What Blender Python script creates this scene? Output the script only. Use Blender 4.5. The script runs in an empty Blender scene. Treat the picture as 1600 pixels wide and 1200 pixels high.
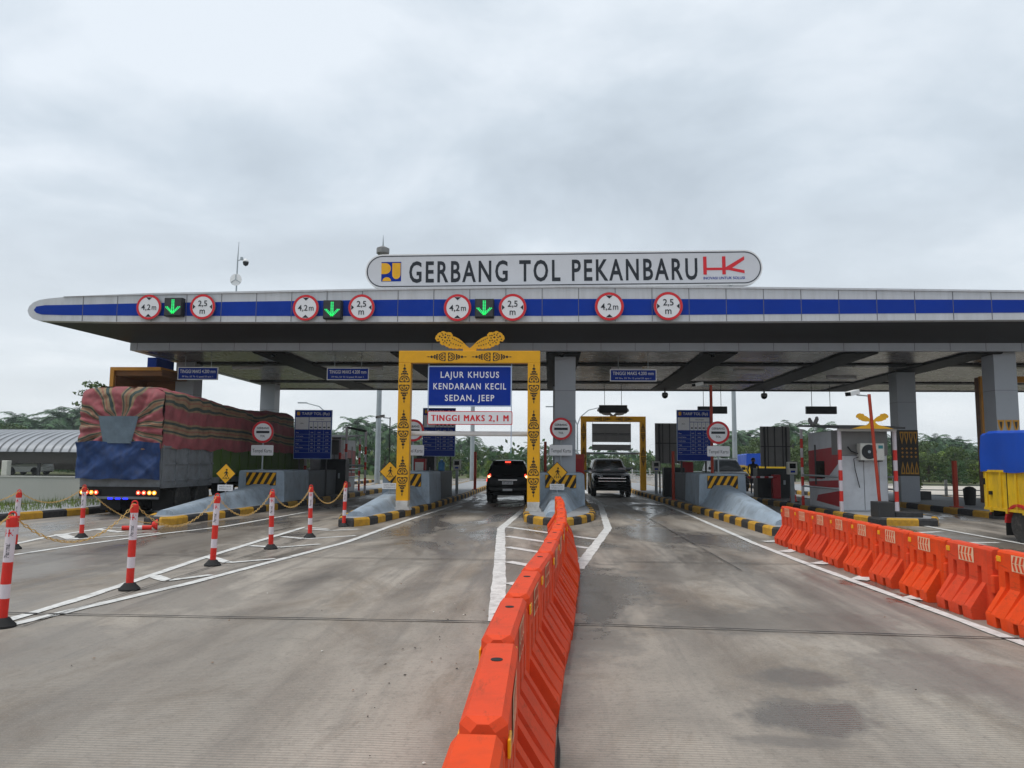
import bpy, bmesh, math, random
from mathutils import Vector, Matrix, noise as mnoise
R = math.radians
scene = bpy.context.scene
col = scene.collection
rnd = random.Random(7)

# ------------------------------------------------------------------ camera
CAM_H = 1.62
F = 1200.0                       # focal length in pixels of a 1600 px wide picture
CAM_ROT = (Matrix.Rotation(math.atan(60 / F), 3, 'Z') @ Matrix.Rotation(math.pi / 2 + math.atan(122 / F), 3, 'X')
           @ Matrix.Rotation(R(0.45), 3, 'Z'))
cam_data = bpy.data.cameras.new('camera')
cam_data.sensor_width = 36.0
cam_data.lens = 36.0 * F / 1600.0
cam_data.clip_start = 0.05
cam_data.clip_end = 3000.0
camera = bpy.data.objects.new('camera', cam_data)
col.objects.link(camera)
camera.matrix_world = Matrix.Translation((0, 0, CAM_H)) @ CAM_ROT.to_4x4()
scene.camera = camera

# ------------------------------------------------------------------ sky and sun (overcast)
SUN_EL, SUN_AZ = 68.0, 248.0      # azimuth clockwise from +Y: behind the photographer, to the left
world = bpy.data.worlds.new('World')
scene.world = world
world.use_nodes = True
wt = world.node_tree
wt.nodes.clear()
def wn(t, **k):
    n = wt.nodes.new(t)
    for a, v in k.items(): setattr(n, a, v)
    return n
def wl(a, b): wt.links.new(a, b)
w_out = wn('ShaderNodeOutputWorld'); w_bg = wn('ShaderNodeBackground')
w_sky = wn('ShaderNodeTexSky', sky_type='NISHITA', sun_disc=False, sun_elevation=R(SUN_EL), sun_rotation=R(SUN_AZ), dust_density=3.0)
w_tc = wn('ShaderNodeTexCoord'); w_sep = wn('ShaderNodeSeparateXYZ')
wl(w_tc.outputs['Generated'], w_sep.inputs[0])
w_z = wn('ShaderNodeMath', operation='ADD'); w_z.inputs[1].default_value = 0.22
w_zm = wn('ShaderNodeMath', operation='MAXIMUM'); w_zm.inputs[1].default_value = 0.0
wl(w_sep.outputs[2], w_zm.inputs[0]); wl(w_zm.outputs[0], w_z.inputs[0])
w_dx = wn('ShaderNodeMath', operation='DIVIDE'); w_dy = wn('ShaderNodeMath', operation='DIVIDE')
wl(w_sep.outputs[0], w_dx.inputs[0]); wl(w_z.outputs[0], w_dx.inputs[1])
wl(w_sep.outputs[1], w_dy.inputs[0]); wl(w_z.outputs[0], w_dy.inputs[1])
w_cmb = wn('ShaderNodeCombineXYZ'); wl(w_dx.outputs[0], w_cmb.inputs[0]); wl(w_dy.outputs[0], w_cmb.inputs[1])
w_cmb.inputs[2].default_value = 3.7
w_n1 = wn('ShaderNodeTexNoise'); w_n1.inputs['Scale'].default_value = 1.35; w_n1.inputs['Detail'].default_value = 11.0
w_n1.inputs['Roughness'].default_value = 0.55; w_n1.inputs['Distortion'].default_value = 0.25
wl(w_cmb.outputs[0], w_n1.inputs['Vector'])
w_rmp = wn('ShaderNodeValToRGB')                               # cloud deck, dull blue grey to bright white
e = w_rmp.color_ramp.elements
e[0].position = 0.36; e[0].color = (0.455, 0.515, 0.575, 1)
e[1].position = 0.64; e[1].color = (0.70, 0.755, 0.81, 1)
x = w_rmp.color_ramp.elements.new(0.5); x.color = (0.545, 0.612, 0.675, 1)
wl(w_n1.outputs['Fac'], w_rmp.inputs[0])
w_hz = wn('ShaderNodeMapRange'); w_hz.inputs[1].default_value = 0.0; w_hz.inputs[2].default_value = 0.34
w_hz.inputs[3].default_value = 0.7; w_hz.inputs[4].default_value = 0.0
wl(w_sep.outputs[2], w_hz.inputs[0])
w_m1 = wn('ShaderNodeMix', data_type='RGBA'); w_m1.inputs[7].default_value = (0.77, 0.80, 0.82, 1)   # brighter deck low down
wl(w_hz.outputs[0], w_m1.inputs[0]); wl(w_rmp.outputs[0], w_m1.inputs[6])
w_sc = wn('ShaderNodeMix', data_type='RGBA', blend_type='MULTIPLY'); w_sc.inputs[0].default_value = 1.0
wl(w_m1.outputs[2], w_sc.inputs[6]); w_sc.inputs[7].default_value = (10, 10, 10, 1)
w_m2 = wn('ShaderNodeMix', data_type='RGBA'); w_m2.inputs[0].default_value = 0.9      # sky texture shows thinly through the deck
wl(w_sky.outputs[0], w_m2.inputs[6]); wl(w_sc.outputs[2], w_m2.inputs[7])
wl(w_m2.outputs[2], w_bg.inputs[0]); w_bg.inputs[1].default_value = 0.1
wl(w_bg.outputs[0], w_out.inputs[0])

sun_data = bpy.data.lights.new('sun', 'SUN')
sun_data.energy = 1.5; sun_data.angle = R(24); sun_data.color = (1.0, 0.965, 0.92)
sun = bpy.data.objects.new('sun', sun_data); col.objects.link(sun)
sd = Vector((math.sin(R(SUN_AZ)) * math.cos(R(SUN_EL)), math.cos(R(SUN_AZ)) * math.cos(R(SUN_EL)), math.sin(R(SUN_EL))))
sun.rotation_euler = sd.to_track_quat('Z', 'Y').to_euler()
sun.location = (0, 0, 60)

scene.view_settings.view_transform = 'Standard'
scene.view_settings.look = 'None'
scene.view_settings.exposure = 0.34
scene.view_settings.gamma = 1.0
scene.render.engine = 'CYCLES'
scene.cycles.use_denoising = True
scene.cycles.max_bounces = 6
scene.cycles.volume_bounces = 0

# ------------------------------------------------------------------ helpers
def ray(x, y): return CAM_ROT @ Vector(((x - 800) / F, (600 - y) / F, -1.0))
def gnd(x, y, z=0.0):
    d = ray(x, y); t = (z - CAM_H) / d.z
    return Vector((d.x * t, d.y * t, z))
def at(x, y, Y):
    d = ray(x, y); t = Y / d.y
    return Vector((d.x * t, Y, CAM_H + d.z * t))

def S(r, g, b):
    f = lambda c: ((c / 255 + 0.055) / 1.055) ** 2.4 if c > 10 else c / 255 / 12.92
    return (f(r), f(g), f(b))

def mat(name, c, rough=0.6, metal=0.0, var=0.12, scale=3.0, bump=0.0, bscale=40.0, dirt=0.0, dirtc=(0.07, 0.055, 0.04), emit=0.0, stretch=(1, 1, 1), coat=0.0, spec=0.3):
    m = bpy.data.materials.new(name); m.use_nodes = True
    nt = m.node_tree; b = nt.nodes['Principled BSDF']
    b.inputs['Roughness'].default_value = rough; b.inputs['Metallic'].default_value = metal
    b.inputs['Specular IOR Level'].default_value = spec
    if coat: b.inputs['Coat Weight'].default_value = coat; b.inputs['Coat Roughness'].default_value = 0.08
    c4 = (*c, 1)
    tc = nt.nodes.new('ShaderNodeTexCoord'); mp = nt.nodes.new('ShaderNodeMapping'); mp.inputs['Scale'].default_value = stretch
    nt.links.new(tc.outputs['Object'], mp.inputs[0])
    n = nt.nodes.new('ShaderNodeTexNoise'); n.inputs['Scale'].default_value = scale; n.inputs['Detail'].default_value = 6; n.inputs['Roughness'].default_value = 0.6
    nt.links.new(mp.outputs[0], n.inputs['Vector'])
    r = nt.nodes.new('ShaderNodeMapRange'); r.inputs[1].default_value = 0.3; r.inputs[2].default_value = 0.7
    r.inputs[3].default_value = 1 - var; r.inputs[4].default_value = 1 + var * 0.6
    nt.links.new(n.outputs['Fac'], r.inputs[0])
    mx = nt.nodes.new('ShaderNodeMix'); mx.data_type = 'RGBA'; mx.blend_type = 'MULTIPLY'; mx.inputs[0].default_value = 1
    mx.inputs[6].default_value = c4; nt.links.new(r.outputs[0], mx.inputs[7])
    out = mx.outputs[2]
    if dirt:
        n2 = nt.nodes.new('ShaderNodeTexNoise'); n2.inputs['Scale'].default_value = scale * 1.7; n2.inputs['Detail'].default_value = 8; n2.inputs['Roughness'].default_value = 0.7
        nt.links.new(mp.outputs[0], n2.inputs['Vector'])
        r2 = nt.nodes.new('ShaderNodeMapRange'); r2.inputs[1].default_value = 0.48; r2.inputs[2].default_value = 0.75; r2.inputs[3].default_value = 0; r2.inputs[4].default_value = dirt
        nt.links.new(n2.outputs['Fac'], r2.inputs[0])
        m3 = nt.nodes.new('ShaderNodeMix'); m3.data_type = 'RGBA'; m3.inputs[7].default_value = (*dirtc, 1)
        nt.links.new(r2.outputs[0], m3.inputs[0]); nt.links.new(out, m3.inputs[6]); out = m3.outputs[2]
    nt.links.new(out, b.inputs['Base Color'])
    rr = nt.nodes.new('ShaderNodeMapRange'); rr.inputs[3].default_value = max(0.03, rough - 0.1); rr.inputs[4].default_value = min(1, rough + 0.12)
    nt.links.new(n.outputs['Fac'], rr.inputs[0]); nt.links.new(rr.outputs[0], b.inputs['Roughness'])
    if bump:
        n3 = nt.nodes.new('ShaderNodeTexNoise'); n3.inputs['Scale'].default_value = bscale; n3.inputs['Detail'].default_value = 4
        nt.links.new(mp.outputs[0], n3.inputs['Vector'])
        bp = nt.nodes.new('ShaderNodeBump'); bp.inputs['Strength'].default_value = bump; bp.inputs['Distance'].default_value = 0.02
        nt.links.new(n3.outputs['Fac'], bp.inputs['Height']); nt.links.new(bp.outputs[0], b.inputs['Normal'])
    if emit:
        nt.links.new(out, b.inputs['Emission Color']); b.inputs['Emission Strength'].default_value = emit
    return m

class MB:
    def __init__(s): s.v = []; s.f = []; s.m = []; s.mats = []; s.attr = None
    def mi(s, m):
        if m not in s.mats: s.mats.append(m)
        return s.mats.index(m)
    def add(s, vs, fs, m, T=None):
        o = len(s.v); i = s.mi(m)
        s.v += [tuple(T @ Vector(p)) if T is not None else tuple(p) for p in vs]
        for f in fs: s.f.append(tuple(o + k for k in f)); s.m.append(i)
        return s
    def box(s, x0, x1, y0, y1, z0, z1, m, T=None):
        v = [(x, y, z) for z in (z0, z1) for y in (y0, y1) for x in (x0, x1)]
        return s.add(v, [(0, 2, 3, 1), (4, 5, 7, 6), (0, 1, 5, 4), (2, 6, 7, 3), (0, 4, 6, 2), (1, 3, 7, 5)], m, T)
    def prism(s, poly, ax, a, b, m, T=None):
        """polygon in (x,z) pushed along y, in (y,z) along x, or in (x,y) along z"""
        def P(p, t): return {'y': (p[0], t, p[1]), 'x': (t, p[0], p[1]), 'z': (p[0], p[1], t)}[ax]
        n = len(poly); area = sum(poly[i][0] * poly[(i + 1) % n][1] - poly[(i + 1) % n][0] * poly[i][1] for i in range(n))
        if (area < 0) != (ax == 'y'): poly = poly[::-1]
        if a > b: a, b = b, a
        v = [P(p, a) for p in poly] + [P(p, b) for p in poly]
        fs = [tuple(range(n - 1, -1, -1)), tuple(range(n, 2 * n))] + [(i, (i + 1) % n, n + (i + 1) % n, n + i) for i in range(n)]
        return s.add(v, fs, m, T)
    def face(s, poly, y, m, T=None):
        """flat polygon in (x,z) at depth y that faces -y"""
        n = len(poly); area = sum(poly[i][0] * poly[(i + 1) % n][1] - poly[(i + 1) % n][0] * poly[i][1] for i in range(n))
        if area < 0: poly = poly[::-1]
        return s.add([(p[0], y, p[1]) for p in poly], [tuple(range(n))], m, T)
    def tube(s, pts, r, m, n=8, T=None):
        pts = [Vector(p) for p in pts]; k = len(pts); rs = r if isinstance(r, (list, tuple)) else [r] * k
        v = []; up = Vector((0, 0, 1)); nrm = None
        for i, p in enumerate(pts):
            d = (pts[min(i + 1, k - 1)] - pts[max(i - 1, 0)]).normalized()
            if nrm is None: nrm = d.cross(up if abs(d.z) < 0.9 else Vector((1, 0, 0))).normalized()
            else: nrm = (nrm - d * nrm.dot(d)).normalized()
            b = d.cross(nrm)
            for j in range(n):
                a = 2 * math.pi * j / n
                v.append(p + (nrm * math.cos(a) + b * math.sin(a)) * rs[i])
        fs = [(i * n + j, i * n + (j + 1) % n, (i + 1) * n + (j + 1) % n, (i + 1) * n + j) for i in range(k - 1) for j in range(n)]
        fs += [tuple(range(n - 1, -1, -1)), tuple((k - 1) * n + j for j in range(n))]
        return s.add(v, fs, m, T)
    def lathe(s, prof, c, m, n=20, ax='z', T=None):
        """prof: (radius, height) pairs along the axis"""
        v = []
        for (r, h) in prof:
            for j in range(n):
                a = 2 * math.pi * j / n; u, w = r * math.cos(a), r * math.sin(a)
                q = {'z': (u, w, h), 'y': (u, h, -w), 'x': (h, u, w)}[ax]
                v.append((c[0] + q[0], c[1] + q[1], c[2] + q[2]))
        k = len(prof)
        fs = [(i * n + j, i * n + (j + 1) % n, (i + 1) * n + (j + 1) % n, (i + 1) * n + j) for i in range(k - 1) for j in range(n)]
        fs += [tuple(range(n - 1, -1, -1)), tuple((k - 1) * n + j for j in range(n))]
        return s.add(v, fs, m, T)
    def disc(s, cx, cz, r, y, m, n=36, sx=1.0):
        return s.face([(cx + r * sx * math.cos(2 * math.pi * i / n), cz + r * math.sin(2 * math.pi * i / n)) for i in range(n)], y, m)
    def ring(s, cx, cz, r0, r1, y, m, n=40):
        v = []; fs = []
        for i in range(n):
            a = 2 * math.pi * i / n
            v += [(cx + r0 * math.cos(a), y, cz + r0 * math.sin(a)), (cx + r1 * math.cos(a), y, cz + r1 * math.sin(a))]
            j = (i + 1) % n; fs.append((2 * i, 2 * i + 1, 2 * j + 1, 2 * j))
        return s.add(v, fs, m)
    def text(s, t, cx, cz, h, m, y, w=None, T=None, bold=0.0, wscale=0.8, align='C', sp=1.0):
        """writing in the (x,z) plane facing -y; h = height of a capital, w = total width"""
        vs, fs = text_mesh(t, bold, sp)
        x0 = min(p[0] for p in vs); x1 = max(p[0] for p in vs); cap = 0.729
        kz = h / cap; kx = w / (x1 - x0) if w else kz * wscale
        off = {'C': (x0 + x1) / 2, 'L': x0, 'R': x1}[align]
        return s.add([(cx + (p[0] - off) * kx, y, cz - h / 2 + p[1] * kz) for p in vs], fs, m, T)
    def build(s, name, parent=None, loc=None, rz=0.0, smooth=None, bevel=0.0, seg=2):
        me = bpy.data.meshes.new(name)
        me.from_pydata(s.v, [], s.f)
        for m in s.mats: me.materials.append(m)
        me.polygons.foreach_set('material_index', s.m)
        if s.attr is not None:
            a = me.attributes.new('stripe', 'FLOAT', 'POINT'); a.data.foreach_set('value', s.attr)
        me.update()
        if smooth is not None:
            me.shade_smooth()
            if smooth < 179: me.set_sharp_from_angle(angle=R(smooth))
        o = bpy.data.objects.new(name, me); col.objects.link(o)
        if parent is not None: o.parent = parent
        if loc is not None: o.location = loc
        if rz: o.rotation_euler.z = rz
        if bevel:
            b = o.modifiers.new('bevel', 'BEVEL'); b.width = bevel; b.segments = seg; b.limit_method = 'ANGLE'; b.angle_limit = R(35)
        return o

_tc = {}
def text_mesh(t, bold, sp=1.0):
    k = (t, bold, sp)
    if k not in _tc:
        cu = bpy.data.curves.new('lettering', 'FONT'); cu.body = t; cu.size = 1.0; cu.offset = bold; cu.resolution_u = 3; cu.space_character = sp; cu.space_word = 1.15 if sp > 1 else 1.0
        o = bpy.data.objects.new('lettering', cu); col.objects.link(o)
        dg = bpy.context.evaluated_depsgraph_get(); me = bpy.data.meshes.new_from_object(o.evaluated_get(dg))
        _tc[k] = ([(v.co.x, v.co.y) for v in me.vertices], [tuple(p.vertices) for p in me.polygons])
        bpy.data.objects.remove(o); bpy.data.curves.remove(cu); bpy.data.meshes.remove(me)
    return _tc[k]

def tag(o, label=None, cat=None, group=None, kind=None):
    for k, v in (('label', label), ('category', cat), ('group', group), ('kind', kind)):
        if v: o[k] = v
    return o
def thing(name, label, cat, loc=(0, 0, 0), rz=0.0, group=None):
    o = bpy.data.objects.new(name, None); col.objects.link(o)
    o.empty_display_size = 0.2; o.location = loc; o.rotation_euler.z = rz
    return tag(o, label, cat, group)
def structure(o): return tag(o, kind='structure')
def copy_tree(o, parent=None):
    c = o.copy(); col.objects.link(c)
    if parent is not None: c.parent = parent
    for ch in list(o.children): copy_tree(ch, c)
    return c
def rrect(x0, x1, z0, z1, r, n=4):
    p = []
    for (cx, cz, a0) in ((x1 - r, z0 + r, -90), (x1 - r, z1 - r, 0), (x0 + r, z1 - r, 90), (x0 + r, z0 + r, 180)):
        for i in range(n + 1):
            a = R(a0 + 90 * i / n); p.append((cx + r * math.cos(a), cz + r * math.sin(a)))
    return p
def lerp(a, b, t): return a + (b - a) * t
def interp(xs, ys, x):
    if x <= xs[0]: return ys[0]
    for i in range(len(xs) - 1):
        if x <= xs[i + 1]: return lerp(ys[i], ys[i + 1], (x - xs[i]) / (xs[i + 1] - xs[i]))
    return ys[-1]

# ------------------------------------------------------------------ materials
M = {}
M['alu'] = mat('panel_aluminium', (0.56, 0.57, 0.595), 0.45, 0.0, 0.10, 2.0, dirt=0.32, dirtc=(0.27, 0.25, 0.23), stretch=(1.6, 1, .22))
M['alu_dim'] = mat('panel_grey', (0.36, 0.38, 0.42), 0.45, 0.0, 0.08, 1.5, dirt=0.15, dirtc=(0.2, 0.19, 0.18))
M['seam'] = mat('panel_seam', (0.15, 0.15, 0.16), 0.8)
M['blue_band'] = mat('band_blue', (0.003, 0.036, 0.31), 0.4, 0.0, 0.1, 1.0, spec=0.12)
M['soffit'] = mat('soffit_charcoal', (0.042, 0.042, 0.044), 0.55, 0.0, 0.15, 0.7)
M['roof'] = mat('roof_sheet', (0.35, 0.36, 0.38), 0.5)
M['column'] = mat('column_cladding', (0.35, 0.375, 0.415), 0.4, 0.0, 0.06, 1.0, dirt=0.12, dirtc=(0.2, 0.19, 0.18))
M['column_dark'] = mat('column_ornament_base', (0.05, 0.042, 0.035), 0.6)
M['gold'] = mat('ornament_gold', (0.55, 0.27, 0.03), 0.5)
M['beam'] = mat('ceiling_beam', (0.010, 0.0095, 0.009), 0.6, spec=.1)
M['wood'] = mat('wood_cladding', (0.20, 0.085, 0.03), 0.55, var=0.3, scale=2.0, stretch=(1, 1, 6))
M['orange_trim'] = mat('frame_trim_orange', (0.52, 0.23, 0.03), 0.5)
M['yellow'] = mat('portal_yellow', (0.72, 0.355, 0.006), 0.4, var=0.08, dirt=0.2, dirtc=(0.35, 0.19, 0.03))
M['black'] = mat('paint_black', (0.012, 0.012, 0.012), 0.5)
M['ink'] = mat('lettering_ink', (0.018, 0.022, 0.03), 0.5)
M['white'] = mat('paint_white', (0.78, 0.78, 0.77), 0.45, var=0.06, dirt=0.15, dirtc=(0.4, 0.37, 0.33))
M['sign_white'] = mat('sign_white', (0.74, 0.74, 0.76), 0.4, var=0.03)
M['board_grey'] = mat('roof_sign_face', (0.58, 0.585, 0.615), 0.4, var=0.04)
M['sign_red'] = mat('sign_red', (0.62, 0.02, 0.03), 0.4, var=0.06)
M['sign_blue'] = mat('sign_blue', (0.002, 0.028, 0.27), 0.4, var=0.05, spec=0.12)
M['sign_back'] = mat('sign_back_steel', (0.22, 0.215, 0.21), 0.5, 0.3, 0.15, 2.0)
M['concrete_blue'] = mat('block_paint_greyblue', (0.33, 0.40, 0.47), 0.7, var=0.22, scale=1.8, bump=0.25, bscale=18, dirt=0.7, dirtc=(0.15, 0.145, 0.135), stretch=(1, .7, .55))
M['concrete_dark'] = mat('block_paint_dark', (0.13, 0.145, 0.16), 0.65, var=0.2, dirt=0.3)
M['plinth'] = mat('plinth_concrete', (0.58, 0.56, 0.53), 0.8, var=0.2, dirt=0.5, bump=0.2)
M['kerb_black'] = mat('kerb_black', (0.035, 0.035, 0.037), 0.75, var=0.3, scale=6, dirt=0.35, dirtc=(0.16, 0.14, 0.12), bump=0.2)
M['kerb_yellow'] = mat('kerb_yellow', (0.55, 0.30, 0.03), 0.7, var=0.22, scale=6, dirt=0.5, dirtc=(0.16, 0.11, 0.05), bump=0.2)
M['island'] = mat('island_paving', (0.30, 0.31, 0.32), 0.8, var=0.18, scale=2, dirt=0.4, dirtc=(0.13, 0.12, 0.11), bump=0.15)
M['paint_line'] = mat('road_paint', (0.66, 0.655, 0.63), 0.7, var=0.2, scale=5, dirt=0.75, dirtc=(0.24, 0.225, 0.20))
M['joint'] = mat('joint_sealant', (0.035, 0.032, 0.03), 0.7, var=0.3, scale=9)
M['barrier'] = mat('barrier_orange', (0.76, 0.058, 0.006), 0.58, var=0.14, scale=3.5, dirt=0.4, dirtc=(0.36, 0.045, 0.02), bump=0.06, bscale=25, spec=0.15)
M['reflector'] = mat('reflector_amber', (0.85, 0.38, 0.01), 0.25)
M['panel_cream'] = mat('panel_reflective_cream', (0.80, 0.52, 0.33), 0.4)
M['bollard_red'] = mat('bollard_red', (0.66, 0.03, 0.02), 0.45, var=0.1, scale=5, dirt=0.2, dirtc=(0.3, 0.05, 0.04))
M['bollard_white'] = mat('bollard_white', (0.66, 0.60, 0.64), 0.45, var=0.08, dirt=0.25, dirtc=(0.4, 0.35, 0.33))
M['rubber'] = mat('rubber_black', (0.022, 0.022, 0.022), 0.8, var=0.3)
M['chain'] = mat('chain_yellow', (0.55, 0.35, 0.11), 0.5, var=0.15)
M['car_black'] = mat('car_paint_black', (0.004, 0.0045, 0.0055), 0.2, 0.0, 0.1, 2, coat=0.07, spec=0.12)
M['car_white'] = mat('car_paint_white', (0.65, 0.66, 0.66), 0.25, var=0.05, coat=0.6)
M['trim_black'] = mat('car_trim_black', (0.006, 0.006, 0.0065), 0.5, spec=.15)
M['car_glass'] = mat('car_glass', (0.003, 0.004, 0.005), 0.08, 0.0, 0.05, 1, spec=0.10)
M['chrome'] = mat('chrome', (0.72, 0.72, 0.74), 0.15, 1.0, 0.05)
M['tyre'] = mat('tyre_rubber', (0.035, 0.034, 0.033), 0.85, var=0.25, scale=8, dirt=0.5, dirtc=(0.16, 0.145, 0.125))
M['rim'] = mat('wheel_rim', (0.30, 0.29, 0.275), 0.5, 0.4, 0.2, 5, dirt=0.4)
M['tail_on'] = mat('tail_lamp_lit', (1.0, 0.06, 0.03), 0.2, emit=1.6)
M['tail_core'] = mat('tail_lamp_core', (1.0, 0.62, 0.32), 0.2, emit=2.2)
M['tail_off'] = mat('tail_lamp_red', (0.30, 0.01, 0.012), 0.15)
M['amber_on'] = mat('lamp_amber_lit', (1.0, 0.35, 0.03), 0.2, emit=1.6)
M['blue_on'] = mat('lamp_blue_lit', (0.02, 0.03, 1.0), 0.2, emit=2.0)
M['lens'] = mat('lamp_lens_clear', (0.55, 0.57, 0.60), 0.1, 0.3)
M['green_on'] = mat('signal_green_lit', (0.02, 0.62, 0.15), 0.3, emit=0.75)
M['signal_box'] = mat('signal_box_black', (0.02, 0.022, 0.024), 0.5)
M['steel'] = mat('steel_galvanised', (0.36, 0.40, 0.42), 0.45, 0.3, 0.12, 2, dirt=0.15)
M['steel_dark'] = mat('steel_dark', (0.05, 0.05, 0.052), 0.5, 0.2)
M['red_pole'] = mat('pole_red_oxide', (0.42, 0.045, 0.02), 0.5, var=0.2, dirt=0.3)
M['booth_grey'] = mat('booth_panel', (0.56, 0.58, 0.61), 0.5, var=0.1, scale=1.5, dirt=0.3, dirtc=(0.2, 0.2, 0.2))
M['booth_red'] = mat('booth_red', (0.36, 0.012, 0.018), 0.4, var=0.1)
M['cream'] = mat('appliance_cream', (0.62, 0.61, 0.56), 0.45, var=0.05, dirt=0.2)
M['teal'] = mat('sticker_teal', (0.03, 0.22, 0.25), 0.4)
M['tarp_blue'] = mat('tarp_blue', (0.020, 0.050, 0.155), 0.65, var=0.3, scale=3.0, dirt=0.7, dirtc=(0.022, 0.026, 0.045), bump=0.35, bscale=7, stretch=(1, 1, .6))
M['tarp_bright'] = mat('tarp_bright_blue', (0.006, 0.065, 0.42), 0.45, var=0.12, scale=1.5, bump=0.15, bscale=5)
M['tarp_patch'] = mat('tarp_patch_greyblue', (0.115, 0.155, 0.19), 0.65, var=0.2, scale=5, bump=0.2, bscale=8)
M['truck_grey'] = mat('truck_panel_grey', (0.185, 0.20, 0.215), 0.55, var=0.25, scale=2.5, dirt=0.5, dirtc=(0.06, 0.05, 0.045))
M['truck_green'] = mat('truck_panel_green', (0.06, 0.115, 0.014), 0.5, var=0.2, dirt=0.3)
M['truck_yellow'] = mat('truck_panel_yellow', (0.70, 0.44, 0.012), 0.45, var=0.18, scale=4, dirt=0.55, dirtc=(0.22, 0.13, 0.04), stretch=(1, 1, .35))
M['truck_red'] = mat('truck_frame_red', (0.50, 0.02, 0.02), 0.45, var=0.1, dirt=0.25)
M['chassis'] = mat('chassis_black', (0.015, 0.014, 0.013), 0.7)
M['wall_pale'] = mat('wall_pale_render', (0.47, 0.475, 0.44), 0.8, var=0.06, scale=0.8, dirt=0.12, dirtc=(0.3, 0.3, 0.26))
M['shed_roof'] = mat('shed_corrugated_roof', (0.30, 0.315, 0.335), 0.45, 0.2, 0.15, 0.6)
M['shed_dark'] = mat('shed_shade_cloth', (0.05, 0.045, 0.04), 0.8)
M['skin'] = mat('skin', (0.22, 0.11, 0.07), 0.6)
M['cloth_dark'] = mat('cloth_dark', (0.03, 0.032, 0.045), 0.8)
M['water_jug'] = mat('water_jug_blue', (0.06, 0.22, 0.45), 0.15)
M['bark'] = mat('bark', (0.07, 0.055, 0.042), 0.9, var=0.3, bump=0.4)
def barrier_wear():
    m = M['barrier']; nt = m.node_tree                     # each unit faded a little differently, with long scuffs
    oi = nt.nodes.new('ShaderNodeObjectInfo'); hs = nt.nodes.new('ShaderNodeHueSaturation')
    for sock, a, c in (('Value', .90, 1.06), ('Saturation', .97, 1.0), ('Hue', .4995, .5025)):
        r = nt.nodes.new('ShaderNodeMapRange'); r.inputs[3].default_value = a; r.inputs[4].default_value = c
        nt.links.new(oi.outputs['Random'], r.inputs[0]); nt.links.new(r.outputs[0], hs.inputs[sock])
    tc = nt.nodes.new('ShaderNodeTexCoord'); mp = nt.nodes.new('ShaderNodeMapping'); mp.inputs['Scale'].default_value = (6, 1.5, 9); nt.links.new(tc.outputs['Object'], mp.inputs[0])
    n = nt.nodes.new('ShaderNodeTexNoise'); n.inputs['Scale'].default_value = 3; n.inputs['Detail'].default_value = 8; n.inputs['Roughness'].default_value = .75
    nt.links.new(mp.outputs[0], n.inputs['Vector']); r = nt.nodes.new('ShaderNodeMapRange'); r.inputs[1].default_value = .56; r.inputs[2].default_value = .70; r.inputs[4].default_value = .65; nt.links.new(n.outputs['Fac'], r.inputs[0])
    b = nt.nodes['Principled BSDF']; old = b.inputs['Base Color'].links[0].from_socket
    mx = nt.nodes.new('ShaderNodeMix'); mx.data_type = 'RGBA'; mx.inputs[7].default_value = (.24, .05, .022, 1)
    nt.links.new(old, hs.inputs['Color']); nt.links.new(hs.outputs[0], mx.inputs[6]); nt.links.new(r.outputs[0], mx.inputs[0]); nt.links.new(mx.outputs[2], b.inputs['Base Color'])
barrier_wear()
def leafmat(name, c, var=0.45):
    m = mat(name, c, 0.55, var=var, scale=0.55); return m
M['palm'] = leafmat('palm_leaf', (0.050, 0.115, 0.040))
M['leaf_a'] = leafmat('leaf_dark', (0.046, 0.105, 0.030))
M['leaf_b'] = leafmat('leaf_olive', (0.080, 0.125, 0.034))
M['leaf_c'] = leafmat('leaf_bright', (0.15, 0.22, 0.04))
M['grass'] = leafmat('grass_blade', (0.16, 0.22, 0.05))
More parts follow.
